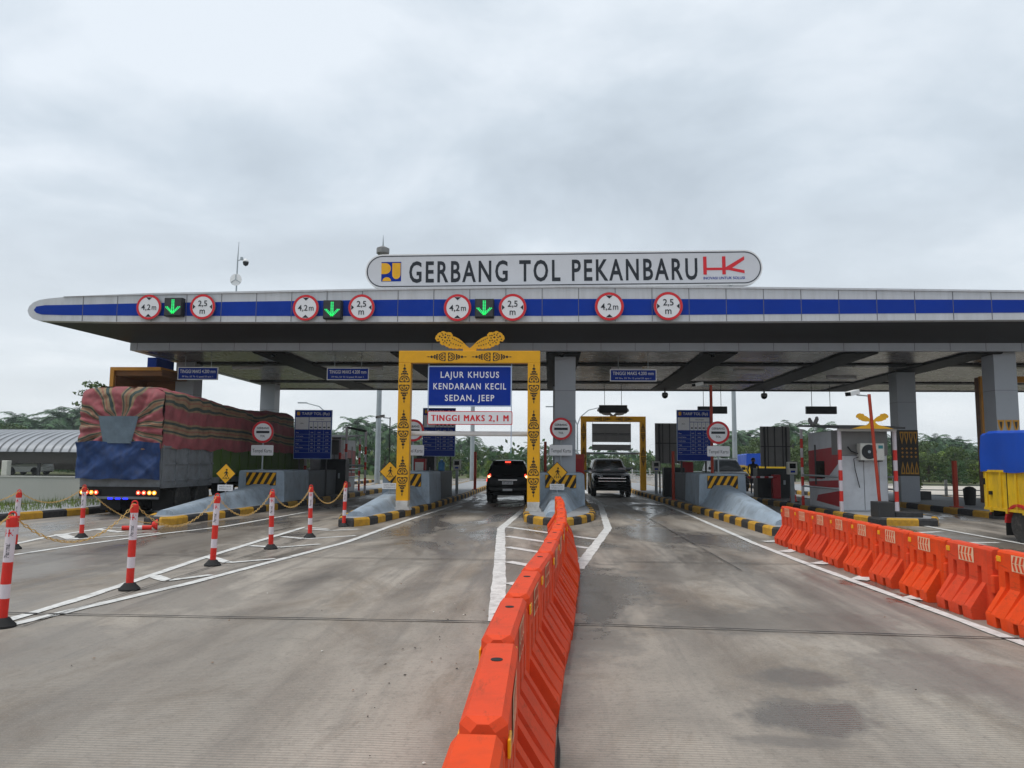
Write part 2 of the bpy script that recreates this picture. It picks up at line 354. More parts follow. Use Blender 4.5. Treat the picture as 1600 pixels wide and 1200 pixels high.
# ------------------------------------------------------------------ ground, road, markings
def road_material():
    m = bpy.data.materials.new('road_concrete'); m.use_nodes = True
    nt = m.node_tree; b = nt.nodes['Principled BSDF']
    def N(t, **k):
        n = nt.nodes.new(t)
        for a, v in k.items(): setattr(n, a, v)
        return n
    L = nt.links.new
    geo = N('ShaderNodeNewGeometry')
    def noise(scale, st=(1, 1, 1), detail=6, rough=0.6, dist=0.0):
        mp = N('ShaderNodeMapping'); mp.inputs['Scale'].default_value = st; L(geo.outputs['Position'], mp.inputs[0])
        n = N('ShaderNodeTexNoise'); n.inputs['Scale'].default_value = scale; n.inputs['Detail'].default_value = detail
        n.inputs['Roughness'].default_value = rough; n.inputs['Distortion'].default_value = dist
        L(mp.outputs[0], n.inputs['Vector']); return n.outputs['Fac']
    def rng(s, a, b_, c, d):
        r = N('ShaderNodeMapRange'); r.inputs[1].default_value = a; r.inputs[2].default_value = b_; r.inputs[3].default_value = c; r.inputs[4].default_value = d
        L(s, r.inputs[0]); return r.outputs[0]
    def mix(f, a, c, mode='MIX'):
        x = N('ShaderNodeMix', data_type='RGBA', blend_type=mode)
        if isinstance(f, float): x.inputs[0].default_value = f
        else: L(f, x.inputs[0])
        for i, q in ((6, a), (7, c)):
            if isinstance(q, tuple): x.inputs[i].default_value = (*q, 1)
            else: L(q, x.inputs[i])
        return x.outputs[2]
    def math_(op, a, c=None):
        x = N('ShaderNodeMath', operation=op)
        for i, q in ((0, a), (1, c)):
            if q is None: continue
            if isinstance(q, (int, float)): x.inputs[i].default_value = q
            else: L(q, x.inputs[i])
        return x.outputs[0]
    c = mix(rng(noise(0.28, (1, 0.55, 1), 5, 0.6, 0.4), 0.36, 0.66, 0, 1), (0.46, 0.402, 0.335), (0.30, 0.258, 0.208))
    c = mix(rng(noise(0.7, (1, 0.5, 1), 10, 0.70, 0.8), 0.49, 0.66, 0, 0.85), c, (0.20, 0.15, 0.10))
    sep = N('ShaderNodeSeparateXYZ'); L(geo.outputs['Position'], sep.inputs[0])
    streak = math_('MULTIPLY', rng(noise(1.0, (3.2, 0.16, 1), 9, 0.68, 0.3), 0.50, 0.68, 0, 0.8), rng(sep.outputs[1], 3.0, 11.0, 0.30, 1.0))
    c = mix(streak, c, (0.15, 0.132, 0.115))
    tr = None                                            # rubber laid down by wheels along each lane
    for x0, k_, w_ in ((-3.15, .75, .42), (-1.75, .7, .38), (1.55, .9, .55), (3.25, .75, .40), (-8.3, .8, .5), (-6.8, .8, .45), (7.4, .8, .5), (11.6, .8, .6)):
        d = math_('ABSOLUTE', math_('SUBTRACT', sep.outputs[0], x0))
        d = math_('ADD', d, rng(noise(.5, (1, .4, 1), 8, .7), .3, .7, -.28, .28))
        g_ = rng(d, .05, w_, k_, 0.0); tr = g_ if tr is None else math_('MAXIMUM', tr, g_)
    tr = math_('MULTIPLY', tr, math_('MULTIPLY', rng(noise(.9, (1.2, .35, 1), 10, .72), .37, .57, .25, 1), rng(sep.outputs[1], 3.0, 10, .40, 1.0)))
    c = mix(tr, c, (0.115, 0.082, 0.056))
    c = mix(rng(noise(4.0, (1, 0.8, 1), 10, 0.80), 0.52, 0.74, 0, 0.7), c, (0.17, 0.15, 0.122))
    c = mix(rng(noise(22.0, (1, 1, 1), 6, 0.85), 0.52, 0.74, 0, 0.85), c, (0.095, 0.083, 0.068))
    c = mix(rng(noise(60.0, (1, 1, 1), 3, 0.8), 0.54, 0.72, 0, 0.55), c, (0.50, 0.46, 0.41))
    # rain-dark far lanes: the slab is dry near the photographer and damp under and before the roof
    wetn = noise(0.42, (1.3, 0.42, 1), 9, 0.66, 0.6)
    wet = math_('MULTIPLY', rng(wetn, 0.43, 0.57, 0, 1), rng(sep.outputs[1], 6.0, 17.0, 0.32, 1.0))
    for (px_, py_, rx, ry, k) in ((240, 850, 1.9, 5.5, .6), (1560, 860, 2.6, 5.0, .8), (1455, 940, .55, .8, 1.0), (1370, 915, .4, .7, .9), (915, 930, 0.35, 2.2, 1.0), (935, 915, 0.75, 2.1, .9), (925, 1000, .45, 0.8, .6), (1245, 1058, .38, .30, .75), (1270, 1118, .42, .36, .9), (1245, 1160, .35, .12, .6), (1215, 970, 1.6, .75, .6),
                                  (1500, 1060, .8, .9, .55), (700, 835, .35, 2.6, .7), (640, 870, .5, 1.6, .5), (1100, 900, 1.4, .8, .5), (60, 1010, .8, 1.0, .45), (1310, 925, .7, 1.1, .5), (1020, 830, .9, 2.0, .45), (450, 980, .25, 1.3, .35), (250, 870, .4, 2.5, .5)):
        g = gnd(px_, py_)
        mp = N('ShaderNodeMapping', vector_type='TEXTURE'); mp.inputs['Location'].default_value = (g.x, g.y, 0); mp.inputs['Scale'].default_value = (rx, ry, 1)
        L(geo.outputs['Position'], mp.inputs[0])
        ln = N('ShaderNodeVectorMath', operation='LENGTH'); L(mp.outputs[0], ln.inputs[0])
        d = math_('ADD', ln.outputs['Value'], rng(noise(2.4, (1, .7, 1), 9, 0.72), 0.28, 0.72, -0.7, 0.6))
        wet = math_('MAXIMUM', wet, rng(d, 0.62, 1.2, k, 0.0))
    c = mix(math_('MULTIPLY', wet, 0.85), c, (0.085, 0.070, 0.056))
    # transverse broomed grooves
    wv = math_('SINE', math_('MULTIPLY', math_('ADD', sep.outputs[1], math_('MULTIPLY', noise(0.9, (1, 1, 1), 2), 0.05)), 2 * math.pi / 0.036))
    gm = rng(noise(0.6, (1, 1, 1), 3), 0.42, 0.58, 0.25, 1.0)
    gr = math_('MULTIPLY', wv, gm)
    c = mix(rng(gr, -1.0, 1.0, 0.50, 0.0), c, (0.13, 0.125, 0.115))
    L(c, b.inputs['Base Color'])
    L(rng(wet, 0.0, 1.0, 0.82, 0.17), b.inputs['Roughness'])
    bp = N('ShaderNodeBump'); bp.inputs['Strength'].default_value = 0.35; bp.inputs['Distance'].default_value = 0.006
    L(math_('ADD', math_('MULTIPLY', gr, 0.35), noise(45, (1, 1, 1), 4, 0.7)), bp.inputs['Height']); L(bp.outputs[0], b.inputs['Normal'])
    return m
M['road'] = road_material()
M['earth'] = mat('ground_earth', (0.10, 0.115, 0.05), 0.9, var=0.4, scale=0.15, dirt=0.6, dirtc=(0.20, 0.17, 0.12), bump=0.3, bscale=8)
M['sand'] = mat('ground_sand', (0.50, 0.46, 0.40), 0.9, var=0.2, scale=0.5)

b = MB(); b.add([(-450, -60, -0.06), (450, -60, -0.06), (450, 700, -0.06), (-450, 700, -0.06)], [(0, 1, 2, 3)], M['earth'])
structure(b.build('ground'))
b = MB()
vs = [(-14.6, -30, 0), (30, -30, 0), (30, 75, 0), (-14.6, 75, 0)]
b.add(vs, [(0, 1, 2, 3)], M['road'])
b.add([(-4, 75, 0), (20, 75, 0), (20, 180, 0), (-4, 180, 0)], [(0, 1, 2, 3)], M['road'])
structure(b.build('road'))
b = MB(); b.add([(15.0, 40, 0.012), (60, 36, 0.012), (75, 66, 0.012), (24, 62, 0.012)], [(0, 1, 2, 3)], M['sand'])
structure(b.build('sandy_yard'))

_zc = [0]
def strip(mb, pts, w, m, z=None, jit=0.0):
    """a painted line of width w along ground points, slightly ragged"""
    if z is None: _zc[0] += 1; z = 0.004 + 0.0006 * (_zc[0] % 16)
    P = []
    for i in range(len(pts) - 1):
        a, c = Vector(pts[i]).to_2d(), Vector(pts[i + 1]).to_2d()
        n = max(1, int((c - a).length / 0.25)) if jit else 1
        for k in range(n): P.append(a.lerp(c, k / n))
    P.append(Vector(pts[-1]).to_2d()); v = []
    for i, p in enumerate(P):
        d = (P[min(i + 1, len(P) - 1)] - P[max(i - 1, 0)]).normalized(); nn = Vector((-d.y, d.x))
        for s in (-1, 1):
            q = p + nn * s * (w / 2 + rnd.uniform(-jit, jit)); v.append((q.x, q.y, z))
    mb.add(v, [(2 * i, 2 * i + 1, 2 * i + 3, 2 * i + 2) for i in range(len(P) - 1)][::1], m)
def gp(*a): return [gnd(x, y) for (x, y) in a]
def marking(name, lines, label=None):
    mb = MB()
    for (pts, w) in lines: strip(mb, pts, w, M['paint_line'], jit=0.008)
    return structure(mb.build(name))
# gore before the centre island
Lc = gp((776, 972), (780, 900), (783, 826)) + gp((818, 796)); Rc = gp((903, 889), (950, 826)) + gp((938, 788), (912, 766))
bars = []
for (xa, ya, xb, yb) in ((792, 823.5, 931, 843), (792, 838, 920, 857), (793, 855, 905, 873), (793, 878, 880, 893), (794, 911, 850, 921)):
    bars.append((gp((xa, ya), (xb, yb)), 0.2))
marking('road_marking', [(Lc, 0.19), (Rc, 0.19)] + bars)
# gore before the island on its left, with open chevrons
A = gp((0, 981), (300, 911), (540, 848), (640, 812), (745, 779)); B = gp((0, 974), (130, 935), (322, 871), (420, 841), (476, 824), (512, 827))
ch = []
for (p, q, r_) in (((232, 899), (262, 908), (330, 899)), ((318, 869), (358, 880), (430, 874)), ((384, 852), (436, 856), (500, 851)), ((434, 837), (480, 842), (556, 837)), ((470, 825), (520, 829), (560, 827))):
    ch.append((gp((p[0] + 7, p[1] + 1.5), q), 0.17)); ch.append((gp(q, r_), 0.12))
marking('road_marking', [(A, 0.13), (B, 0.13)] + ch)
# gore before the leftmost island
A = gp((16, 868), (130, 851), (255, 834), (350, 823), (480, 800)); B = gp((10, 853), (80, 838), (165, 825), (225, 824))
marking('road_marking', [(A, 0.12), (B, 0.13), (gp((94, 835), (115, 843)), 0.25), (gp((115, 843), (250, 833)), 0.12), (gp((150, 827), (190, 832)), 0.2)])
# line and bars along the right water barriers
A = gp((1640, 1022), (1450, 951), (1270, 885), (1180, 850), (1080, 806), (1000, 774)); ch = []
for (p, q) in (((1223, 863), (1255, 858)), ((1275, 882), (1304, 877)), ((1341, 907), (1358, 901)), ((1424, 937), (1449, 931)), ((1194, 847), (1215, 846))):
    ch.append((gp(p, q), 0.24))
marking('road_marking', [(A, 0.13)] + ch)
# gore beyond the right barriers
A = gp((1392, 812), (1480, 829), (1640, 858)); B = gp((1330, 824), (1380, 830), (1420, 843), (1560, 868), (1640, 886)); ch = [(gp((1420, 833), (1470, 831)), .2), (gp((1440, 841), (1540, 851)), .14), (gp((1500, 848), (1560, 848)), .2), (gp((1560, 862), (1640, 868)), .2)]
marking('road_marking', [(A, 0.14), (B, 0.13)] + ch)
# slab joints
mb = MB()
for Y in (3.15, 7.95, 12.9, 17.75, 22.6, 27.5, 32.4):
    strip(mb, [(-14.5, Y + .1, 0), (-5, Y, 0), (0.0, Y, 0), (4.4, Y - 0.32 * (Y < 9), 0), (16, Y - .35, 0)], (0.034 if 6 < Y < 9 else 0.024) if Y > 5 else 0.018, M['joint'], z=0.0165, jit=0.007)
for (x, y0, y1) in ((-5.1, 7.4, 19), (0.05, 1, 9), (2.9, 12, 34), (-9.7, 8, 18)):
    strip(mb, [(x, y0, 0), (x, y1, 0)], 0.016, M['joint'], z=0.0175, jit=0.006)
structure(mb.build('road_joint'))
# grit, leaves and scraps lying on the slab
mb = MB(); mats = [mat('scrap_dark', (0.03, 0.025, 0.02), 0.8), mat('scrap_brown', (0.22, 0.12, 0.06), 0.8), mat('scrap_pale', (0.6, 0.58, 0.52), 0.8)]
for i in range(95):
    if rnd.random() < 0.55: X = rnd.gauss(-0.75, 0.45); Y = rnd.uniform(2.2, 9)
    else: X = rnd.uniform(-6, 5); Y = rnd.uniform(2.5, 17)
    if -0.5 < X < 0.15: X -= 0.8
    s_ = rnd.uniform(0.005, 0.017); a = rnd.uniform(0, 6.3); k = rnd.uniform(0.25, 0.8)
    T = Matrix.Translation((X, Y, 0.006)) @ Matrix.Rotation(a, 4, 'Z')
    mb.add([(-s_, 0, 0.001), (0, -s_ * k, 0.0), (s_, 0, 0.003), (0, s_ * k, 0.004), (0, 0, 0.008)], [(0, 1, 4), (1, 2, 4), (2, 3, 4), (3, 0, 4)], mats[0 if rnd.random() < .6 else (1 if rnd.random() < .6 else 2)], T)
tag(mb.build('road_litter'), 'dark leaf scraps and grit scattered on the concrete slab', 'litter', kind='stuff')

# ------------------------------------------------------------------ toll islands with painted kerbs
KH = 0.20
def island(outline, label, stripe=1.0, start=0, closed=True, h=KH):
    """outline: ground points counter-clockwise; kerb of alternating yellow and black blocks, paving inside"""
    t = thing('traffic_island', label, 'traffic island', (outline[0][0], outline[0][1], 0))
    ox, oy = outline[0][0], outline[0][1]
    pts = [Vector((p[0] - ox, p[1] - oy)) for p in outline]
    n = len(pts); w = 0.16
    inn = []
    for i in range(n):
        d0 = (pts[i] - pts[i - 1]).normalized(); d1 = (pts[(i + 1) % n] - pts[i]).normalized()
        nn = (Vector((-d0.y, d0.x)) + Vector((-d1.y, d1.x))); k = nn.length
        nn = nn / k; inn.append(pts[i] + nn * (w / max(0.5, k / 2)))
    mb = MB(); mb.prism([tuple(p) for p in inn], 'z', 0, h - 0.012, M['island']); mb.build('paving', t)
    mb = MB(); acc = 0.0; k = start
    for i in range(n):
        a, c, ai, ci = pts[i], pts[(i + 1) % n], inn[i], inn[(i + 1) % n]
        Ls = (c - a).length; pos = 0.0
        while pos < Ls - 1e-4:
            step = min(stripe - acc, Ls - pos); u0, u1 = pos / Ls, (pos + step) / Ls
            q = [a.lerp(c, u0), a.lerp(c, u1), ai.lerp(ci, u1), ai.lerp(ci, u0)]
            o0, o1, i1, i0 = q
            e0 = o0.lerp(i0, 0.25); e1 = o1.lerp(i1, 0.25)
            v = [(o0.x, o0.y, 0), (o1.x, o1.y, 0), (o1.x, o1.y, h - .045), (o0.x, o0.y, h - .045), (e0.x, e0.y, h), (e1.x, e1.y, h), (i0.x, i0.y, h), (i1.x, i1.y, h), (i0.x, i0.y, h - .05), (i1.x, i1.y, h - .05)]
            mb.add(v, [(0, 1, 2, 3), (3, 2, 5, 4), (4, 5, 7, 6), (6, 7, 9, 8)], M['kerb_yellow'] if k % 2 == 0 else M['kerb_black'])
            pos += step; acc += step
            if acc >= stripe - 1e-4: acc = 0.0; k += 1
    mb.build('kerb', t)
    return t
def nose(cx, y, hw, n=7):
    """points of a rounded nose from its left end round the front to its right end"""
    return [(cx + hw * math.cos(R(180 + 180 * i / n)), y + hw * 0.85 * (1 + math.sin(R(180 + 180 * i / n)))) for i in range(n + 1)]
YE = 58
island([(-10.9, 24), (-10.55, 20.2), (-10.1, 18.9), (-9.55, 18.7), (-9.3, 19.0), (-9.1, 21), (-8.95, 25), (-8.8, 32), (-8.8, YE), (-10.9, YE)], 'traffic island beside the loaded truck, red and white bollard lying at its tip', 0.95, 0)
island([(-6.0, 26), (-5.6, 20.5), (-5.25, 19.1), (-4.85, 18.95), (-4.55, 19.6), (-4.2, 23), (-3.95, 28), (-3.8, 34), (-3.72, YE), (-6.1, YE)], 'traffic island carrying the left post of the near yellow portal', 0.62, 0)
isl = [(-0.85, 27), (-0.8, 23)] + [(-0.78 + 2.1 * t_, 19.95 + 2.5 * (abs(t_ - .45) / .55) ** 2.3) for t_ in (0.04, .13, .25, .37, .5, .62, .75, .88, .97)] + [(1.38, 23.5), (1.42, 28), (1.42, YE), (-0.95, YE)]
island(isl, 'traffic island with rounded nose behind the end of the middle barrier row', 0.5, 1)
island([(4.85, 26), (4.95, 20.5), (5.0, 18.0), (5.3, 17.6), (5.8, 17.7), (6.4, 20), (6.7, 26), (6.75, 34), (6.75, YE), (4.45, YE), (4.45, 40), (4.7, 30)], 'traffic island ending at the far end of the right barrier row', 0.62, 0)
island([(8.75, 30), (8.7, 23), (8.85, 21.4), (10.3, 21.2), (10.9, 22.4), (11.0, 28), (11.0, 41), (8.75, 41)], 'traffic island under the red and grey toll booth with air conditioner', 0.8, 1)
island([(13.5, 32), (13.6, 24.5), (13.9, 23.6), (18.6, 23.6), (18.6, YE), (13.5, YE)], 'wide dark kerbed island under the right roof columns beside the yellow truck', 0.9, 1)
island([(-16.6, 12), (-14.6, 14), (-14.0, 19), (-13.5, 22), (-13.45, 60), (-16.6, 60)], 'kerbed grass verge island left of the loaded truck', 0.85, 0)
# ------------------------------------------------------------------ toll gate canopy
FY, LY, RY, ZC = 23.2, 25.5, 39.5, 5.34          # front fascia, lower fascia, rear edge, ceiling height
XL, XR = -14.45, 32.0  # right end, out of view, lengthened to deepen the shade under the canopy
def ceiling_material():
    m = mat('ceiling_slats', (0.17, 0.14, 0.122), 0.26, 0.5, 0.25, 0.8)
    nt = m.node_tree; b = nt.nodes['Principled BSDF']
    g = nt.nodes.new('ShaderNodeNewGeometry'); sp = nt.nodes.new('ShaderNodeSeparateXYZ'); nt.links.new(g.outputs['Position'], sp.inputs[0])
    w = nt.nodes.new('ShaderNodeMath'); w.operation = 'PINGPONG'; w.inputs[1].default_value = 0.11; nt.links.new(sp.outputs[1], w.inputs[0])
    r = nt.nodes.new('ShaderNodeMapRange'); r.inputs[1].default_value = 0.0; r.inputs[2].default_value = 0.022; nt.links.new(w.outputs[0], r.inputs[0])
    bp = nt.nodes.new('ShaderNodeBump'); bp.inputs['Strength'].default_value = 1.0; bp.inputs['Distance'].default_value = 0.03
    nt.links.new(r.outputs[0], bp.inputs['Height']); nt.links.new(bp.outputs[0], b.inputs['Normal'])
    return m
M['ceiling'] = ceiling_material()
cn = thing('toll_gate_canopy', 'long flat toll gate canopy with blue striped grey fascia on tall grey columns', 'canopy', (0, FY, 0))
LP = [75, 100, 240, 400, 640, 880, 1100, 1300, 1600, 1720]
def zf(px, py): p = at(px, py, FY); return (p.x, p.z)
top = [zf(a, c) for a, c in zip(LP, (466.5, 464, 461, 458, 453, 449.5, 450.5, 453, 457, 458.5))]
bot = [zf(a, c) for a, c in zip((60, 180, 880, 1200, 1600, 1720), (501, 503, 503, 502, 499.5, 498.5))]
tx, tz = zip(*top); bx_, bz = zip(*bot)
def ztop(x): return interp(tx, tz, x) if x <= tx[-1] else tz[-1]
def zbot(x): return interp(bx_, bz, x) if x <= bx_[-1] else bz[-1]
nosepts = [zf(*p) for p in ((62, 468.5), (52, 472.5), (45.5, 478.5), (43, 485.5), (45.5, 493), (51, 498))]
out = [(x, z) for x, z in bot] + [(XR, bz[-1]), (XR, tz[-1])] + [(x, z) for x, z in top[::-1]] + nosepts
mb = MB(); mb.prism(out, 'y', 0, 0.3, M['alu']); fascia = mb.build('fascia', cn)
st = [zf(a, c) for a, c in zip((70, 100, 240, 400, 640, 880, 1200, 1600, 1720), (477, 476.5, 473.5, 471, 468, 467, 467.5, 468.5, 469))]
sb = [zf(a, c) for a, c in zip((65, 100, 240, 640, 880, 1200, 1600, 1720), (491.5, 492.5, 493.5, 494, 493.5, 491, 488.5, 488))]
mb = MB(); mb.prism(sb + [(XR, sb[-1][1]), (XR, st[-1][1])] + st[::-1] + [zf(57, 479), zf(53, 484.5), zf(57, 489)], 'y', -0.008, 0.05, M['blue_band']); mb.build('blue_band', fascia)
mb = MB(); x = -14.75
while x < XR - 0.2:
    mb.box(x - .008, x + .008, -0.012, 0.02, zbot(x) + .01, ztop(x) - .01, M['seam']); x += 1.115
mb.build('seam', fascia)
mb = MB()                                                       # cap rail along the top of the fascia
v = []
xs = list(tx)[1:] + [XR]
for x in xs: z = ztop(x); h_ = .004 if x < -14 else .055; v += [(x, -0.04, z + .002), (x, 0.36, z + .002), (x, 0.36, z + .004 + h_), (x, -0.04, z + .004 + h_)]
f = []
for i in range(len(xs) - 1):
    for j in range(4): f.append((4 * i + j, 4 * i + (j + 1) % 4, 4 * i + 4 + (j + 1) % 4, 4 * i + 4 + j))
f += [(3, 2, 1, 0), tuple(4 * len(xs) - 4 + j for j in range(4))]
mb.add(v, f, M['alu']); mb.build('cap_rail', cn)
mb = MB(); v = []; xs = [bx_[0]] + [-14.9, -10, -4, 0, 4, 10, 16, XR]   # sloping soffit behind the fascia
for x in xs:
    v += [(x, 0.3, zbot(x) + .003), (max(x, XL), LY - FY, 5.60)]
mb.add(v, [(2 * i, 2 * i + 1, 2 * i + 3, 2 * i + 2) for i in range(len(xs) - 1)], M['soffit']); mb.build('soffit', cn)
mb = MB(); v = []
for x in xs: v += [(x, 0.3, ztop(x) - .03), (max(x, XL), 5.0, 6.35), (max(x, XL), RY - FY, 6.2)]
mb.add(v, [q for i in range(len(xs) - 1) for q in ((3 * i, 3 * i + 3, 3 * i + 4, 3 * i + 1), (3 * i + 1, 3 * i + 4, 3 * i + 5, 3 * i + 2))], M['roof'])
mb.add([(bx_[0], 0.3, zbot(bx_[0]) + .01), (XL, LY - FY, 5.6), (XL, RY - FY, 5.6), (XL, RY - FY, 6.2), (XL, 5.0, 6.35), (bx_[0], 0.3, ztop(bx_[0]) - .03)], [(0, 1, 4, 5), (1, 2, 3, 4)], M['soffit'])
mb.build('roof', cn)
mb = MB(); mb.box(XL, XR, LY - FY, LY - FY + .25, ZC, 5.62, M['alu_dim'])
mb.box(XL, XL + .25, LY - FY + .25, RY - FY, ZC, 5.62, M['alu_dim'])
mb.box(XL, XR, RY - FY, RY - FY + .2, ZC - .03, 6.2, M['soffit'])
lf = mb.build('lower_fascia', cn)
mb = MB(); x = -14.2
while x < XR: mb.box(x - .008, x + .008, LY - FY - .006, LY - FY, ZC, 5.62, M['seam']); x += 1.135
mb.build('seam', lf)
mb = MB(); mb.box(XL + .25, XR, LY - FY + .25, RY - FY, ZC + .02, ZC + .06, M['ceiling']); mb.build('ceiling', cn)
for bx0 in (-9.7, -4.9, 0.45, 5.7, 10.3, 14.3):
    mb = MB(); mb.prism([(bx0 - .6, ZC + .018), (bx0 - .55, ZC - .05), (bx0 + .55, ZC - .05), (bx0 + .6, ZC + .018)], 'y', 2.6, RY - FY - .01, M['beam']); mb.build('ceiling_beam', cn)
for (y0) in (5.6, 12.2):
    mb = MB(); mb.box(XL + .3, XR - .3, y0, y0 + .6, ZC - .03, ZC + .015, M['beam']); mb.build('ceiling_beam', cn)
mb0 = MB(); mb0.box(-.6, .6, -.09, .09, -.06, 0, M['white'])
for (x, y) in ((-12.2, 7), (-7.3, 7), (-2.3, 9), (3, 7), (8, 8), (12, 6), (12.4, 10)):
    mb = MB(); mb.box(x - .6, x + .6, y - .09, y + .09, ZC - .08, ZC + .02, M['sign_white']); mb.build('ceiling_light', cn)
def pendants(mb, xc, zt, w, h, y, n, up=False):
    for i in range(n):
        x = xc - w / 2 + w * (i + .5) / n; r_ = w / n * .46; s = 1 if up else -1
        mb.face([(x - r_, zt), (x + r_, zt), (x + r_ * .75, zt + s * h * .45), (x, zt + s * h), (x - r_ * .75, zt + s * h * .45)][::-1], y, M['gold'])
        mb.face([(x - r_ * .45, zt + s * h * .12), (x + r_ * .45, zt + s * h * .12), (x + r_ * .3, zt + s * h * .42), (x, zt + s * h * .7), (x - r_ * .3, zt + s * h * .42)], y - .003, M['column_dark'])
def column(x, y, ornament=0):
    mb = MB(); y -= FY
    mb.box(x - .36, x + .36, y - .36, y + .36, 0, ZC + .015, M['column']); c = mb.build('column', cn)
    mb = MB()
    for z in (1.25, 2.05, 3.05, 4.1):
        if z < 1 or not ornament or z > 3.1: mb.box(x - .363, x + .363, y - .363, y + .363, z - .006, z + .006, M['seam'])
    mb.build('seam', c)
    if ornament:
        mb = MB(); mb.box(x - .367, x + .367, y - .367, y + .367, 1.2, 3.0 if ornament == 2 else 2.7, M['column_dark'])
        yf = y - .372
        if ornament == 2:
            pendants(mb, x, 2.93, .7, .5, yf, 4); pendants(mb, x, 1.27, .7, .5, yf, 4, True)
            for k in range(4):
                for j in range(3): mb.face([(x - .26 + .17 * k - .05, 1.95 + .16 * j), (x - .26 + .17 * k, 1.9 + .16 * j), (x - .26 + .17 * k + .05, 1.95 + .16 * j), (x - .26 + .17 * k, 2.0 + .16 * j)], yf, M['orange_trim'])
        else: pendants(mb, x, 3.12, .72, .45, yf, 3)
        mb.build('ornament', c)
for a in ((-14.0, 29.0), (0.52, 26.95), (15.0, 26.3, 1), (-13.9, 37.4), (14.1, 31.4, 2), (0.5, 37.5)): column(*a)

def round_sign(kind, px, py, dia_px, label):
    """height / width limit sign standing proud of the fascia"""
    c = at(px, py, FY - .12); r = dia_px / 2 * (FY - .1) / F / .985
    t = thing('height_limit_sign' if kind == 'h' else 'width_limit_sign', label, 'sign', c, group='round limit signs on the fascia')
    mb = MB(); mb.lathe([(r, -.02), (r, .02)], (0, 0, 0), M['sign_back'], 40, 'y'); mb.disc(0, 0, r * .985, -.024, M['sign_white']); mb.ring(0, 0, r * .81, r * .985, -.027, M['sign_red'])
    for s in (-.5, .5): mb.box(s * r - .02, s * r + .02, .02, .12, -.03, .03, M['steel_dark'])
    mb.build('sign_plate', t)
    mb = MB(); a = r * .80
    def tri(q): mb.face([(p[0] * a, p[1] * a) for p in q], -.03, M['ink'])
    if kind == 'h':
        for s in (1, -1): tri([(-.3, .96 * s), (.3, .96 * s), (0, .68 * s)])
        mb.text('4,2', -r * .22, -.0 * r, r * .46, M['ink'], -.031, w=r * .74, bold=.008); mb.text('m', r * .43, -.0 * r, r * .46, M['ink'], -.031, w=r * .36, bold=.008)
    else:
        for s in (1, -1): tri([(.96 * s, -.24), (.96 * s, .24), (.70 * s, 0)])
        mb.text('2,5', 0, r * .28, r * .46, M['ink'], -.031, w=r * .72, bold=.012); mb.text('m', 0, -r * .30, r * .50, M['ink'], -.031, w=r * .42, bold=.008)
    mb.build('lettering', t)
where = ['leftmost on the fascia', 'second pair on the fascia', 'above the yellow portal', 'beside no arrow']
for i, (a, c) in enumerate(((233, 317), (478, 565), (715, 801), (952, 1044))):
    yy = (480, 481, 481, 479)[i]; d = (41, 42, 43.5, 45)[i]
    round_sign('h', a, yy, d, '4,2m round height limit sign ' + ('left of a green arrow, ' if i < 3 else '') + where[i])
    round_sign('w', c, yy - .5, d, '2,5m round width limit sign ' + ('right of a green arrow, ' if i < 3 else '') + where[i])
def lane_signal(px, py, label):
    t = thing('lane_signal', label, 'lane signal', at(px, py, FY - .18), group='green arrow lane signals')
    mb = MB(); mb.box(-.29, .29, -.06, .14, -.29, .29, M['signal_box']); mb.build('housing', t, bevel=.015)
    mb = MB(); mb.prism(rrect(-.26, .26, -.26, .26, .03), 'y', -.085, -.062, M['steel_dark']); mb.build('screen', t)
    mb = MB(); k = .95
    def dots(p, q, n):
        for i in range(n):
            x = lerp(p[0], q[0], i / (n - 1)); z = lerp(p[1], q[1], i / (n - 1))
            for dx in (-.027, .027): mb.disc(x + dx, z, .0225, -.089, M['green_on'], 8)
    dots((0, .21), (0, -.16), 9); dots((-.19, -.01), (0, -.2), 6); dots((.19, -.01), (0, -.2), 6)
    mb.build('arrow', t)
    return t
for px, py, w in ((272, 480, 'at the left end of the fascia'), (520, 484, 'second along the fascia'), (757, 482, 'above the yellow portal')):
    lane_signal(px, py, 'black lane signal box with lit green down arrow ' + w)

# ------------------------------------------------------------------ name board on the roof
k = 24.0 / F / 0.998
cL, cR = at(598, 424.5, 24.0), at(1163, 418.0, 24.0); ctr = (cL + cR) / 2
t = thing('roof_sign', 'long white rounded name board reading GERBANG TOL PEKANBARU on the canopy roof', 'sign', ctr)
t.rotation_euler.y = -math.atan2(cR.z - cL.z, cR.x - cL.x)
hw, hh = (cR.x - cL.x) / 2, 28 * k
def stadium(w, h, n=16): return [(w + h * math.cos(R(-90 + 180 * i / n)), h * math.sin(R(-90 + 180 * i / n))) for i in range(n + 1)] + [(-w + h * math.cos(R(90 + 180 * i / n)), h * math.sin(R(90 + 180 * i / n))) for i in range(n + 1)]
mb = MB(); mb.prism(stadium(hw, hh), 'y', -.02, .22, M['white']); mb.face(stadium(hw, hh * .945), -.0225, M['board_grey']); mb.build('board', t)
mb = MB(); o_, i_ = stadium(hw, hh * .91), stadium(hw, hh * .855)
n = len(o_); mb.add([(p[0], -.026, p[1]) for p in o_] + [(p[0], -.026, p[1]) for p in i_], [(j, (j + 1) % n, n + (j + 1) % n, n + j) for j in range(n)], M['ink']); mb.build('outline', t)
def lx(px): return (px - 880.5) * k
mb = MB(); mb.text('GERBANG TOL PEKANBARU', lx(865.5), -.01, 35 * k, M['ink'], -.027, w=457 * k, bold=.020, sp=1.24); mb.build('lettering', t)
mb = MB(); x0, s_ = lx(592), 32 * k; z0 = -16.5 * k
def E(q, y, m): mb.face([(x0 + p[0] * s_, z0 + p[1] * s_) for p in q], y, M[m])
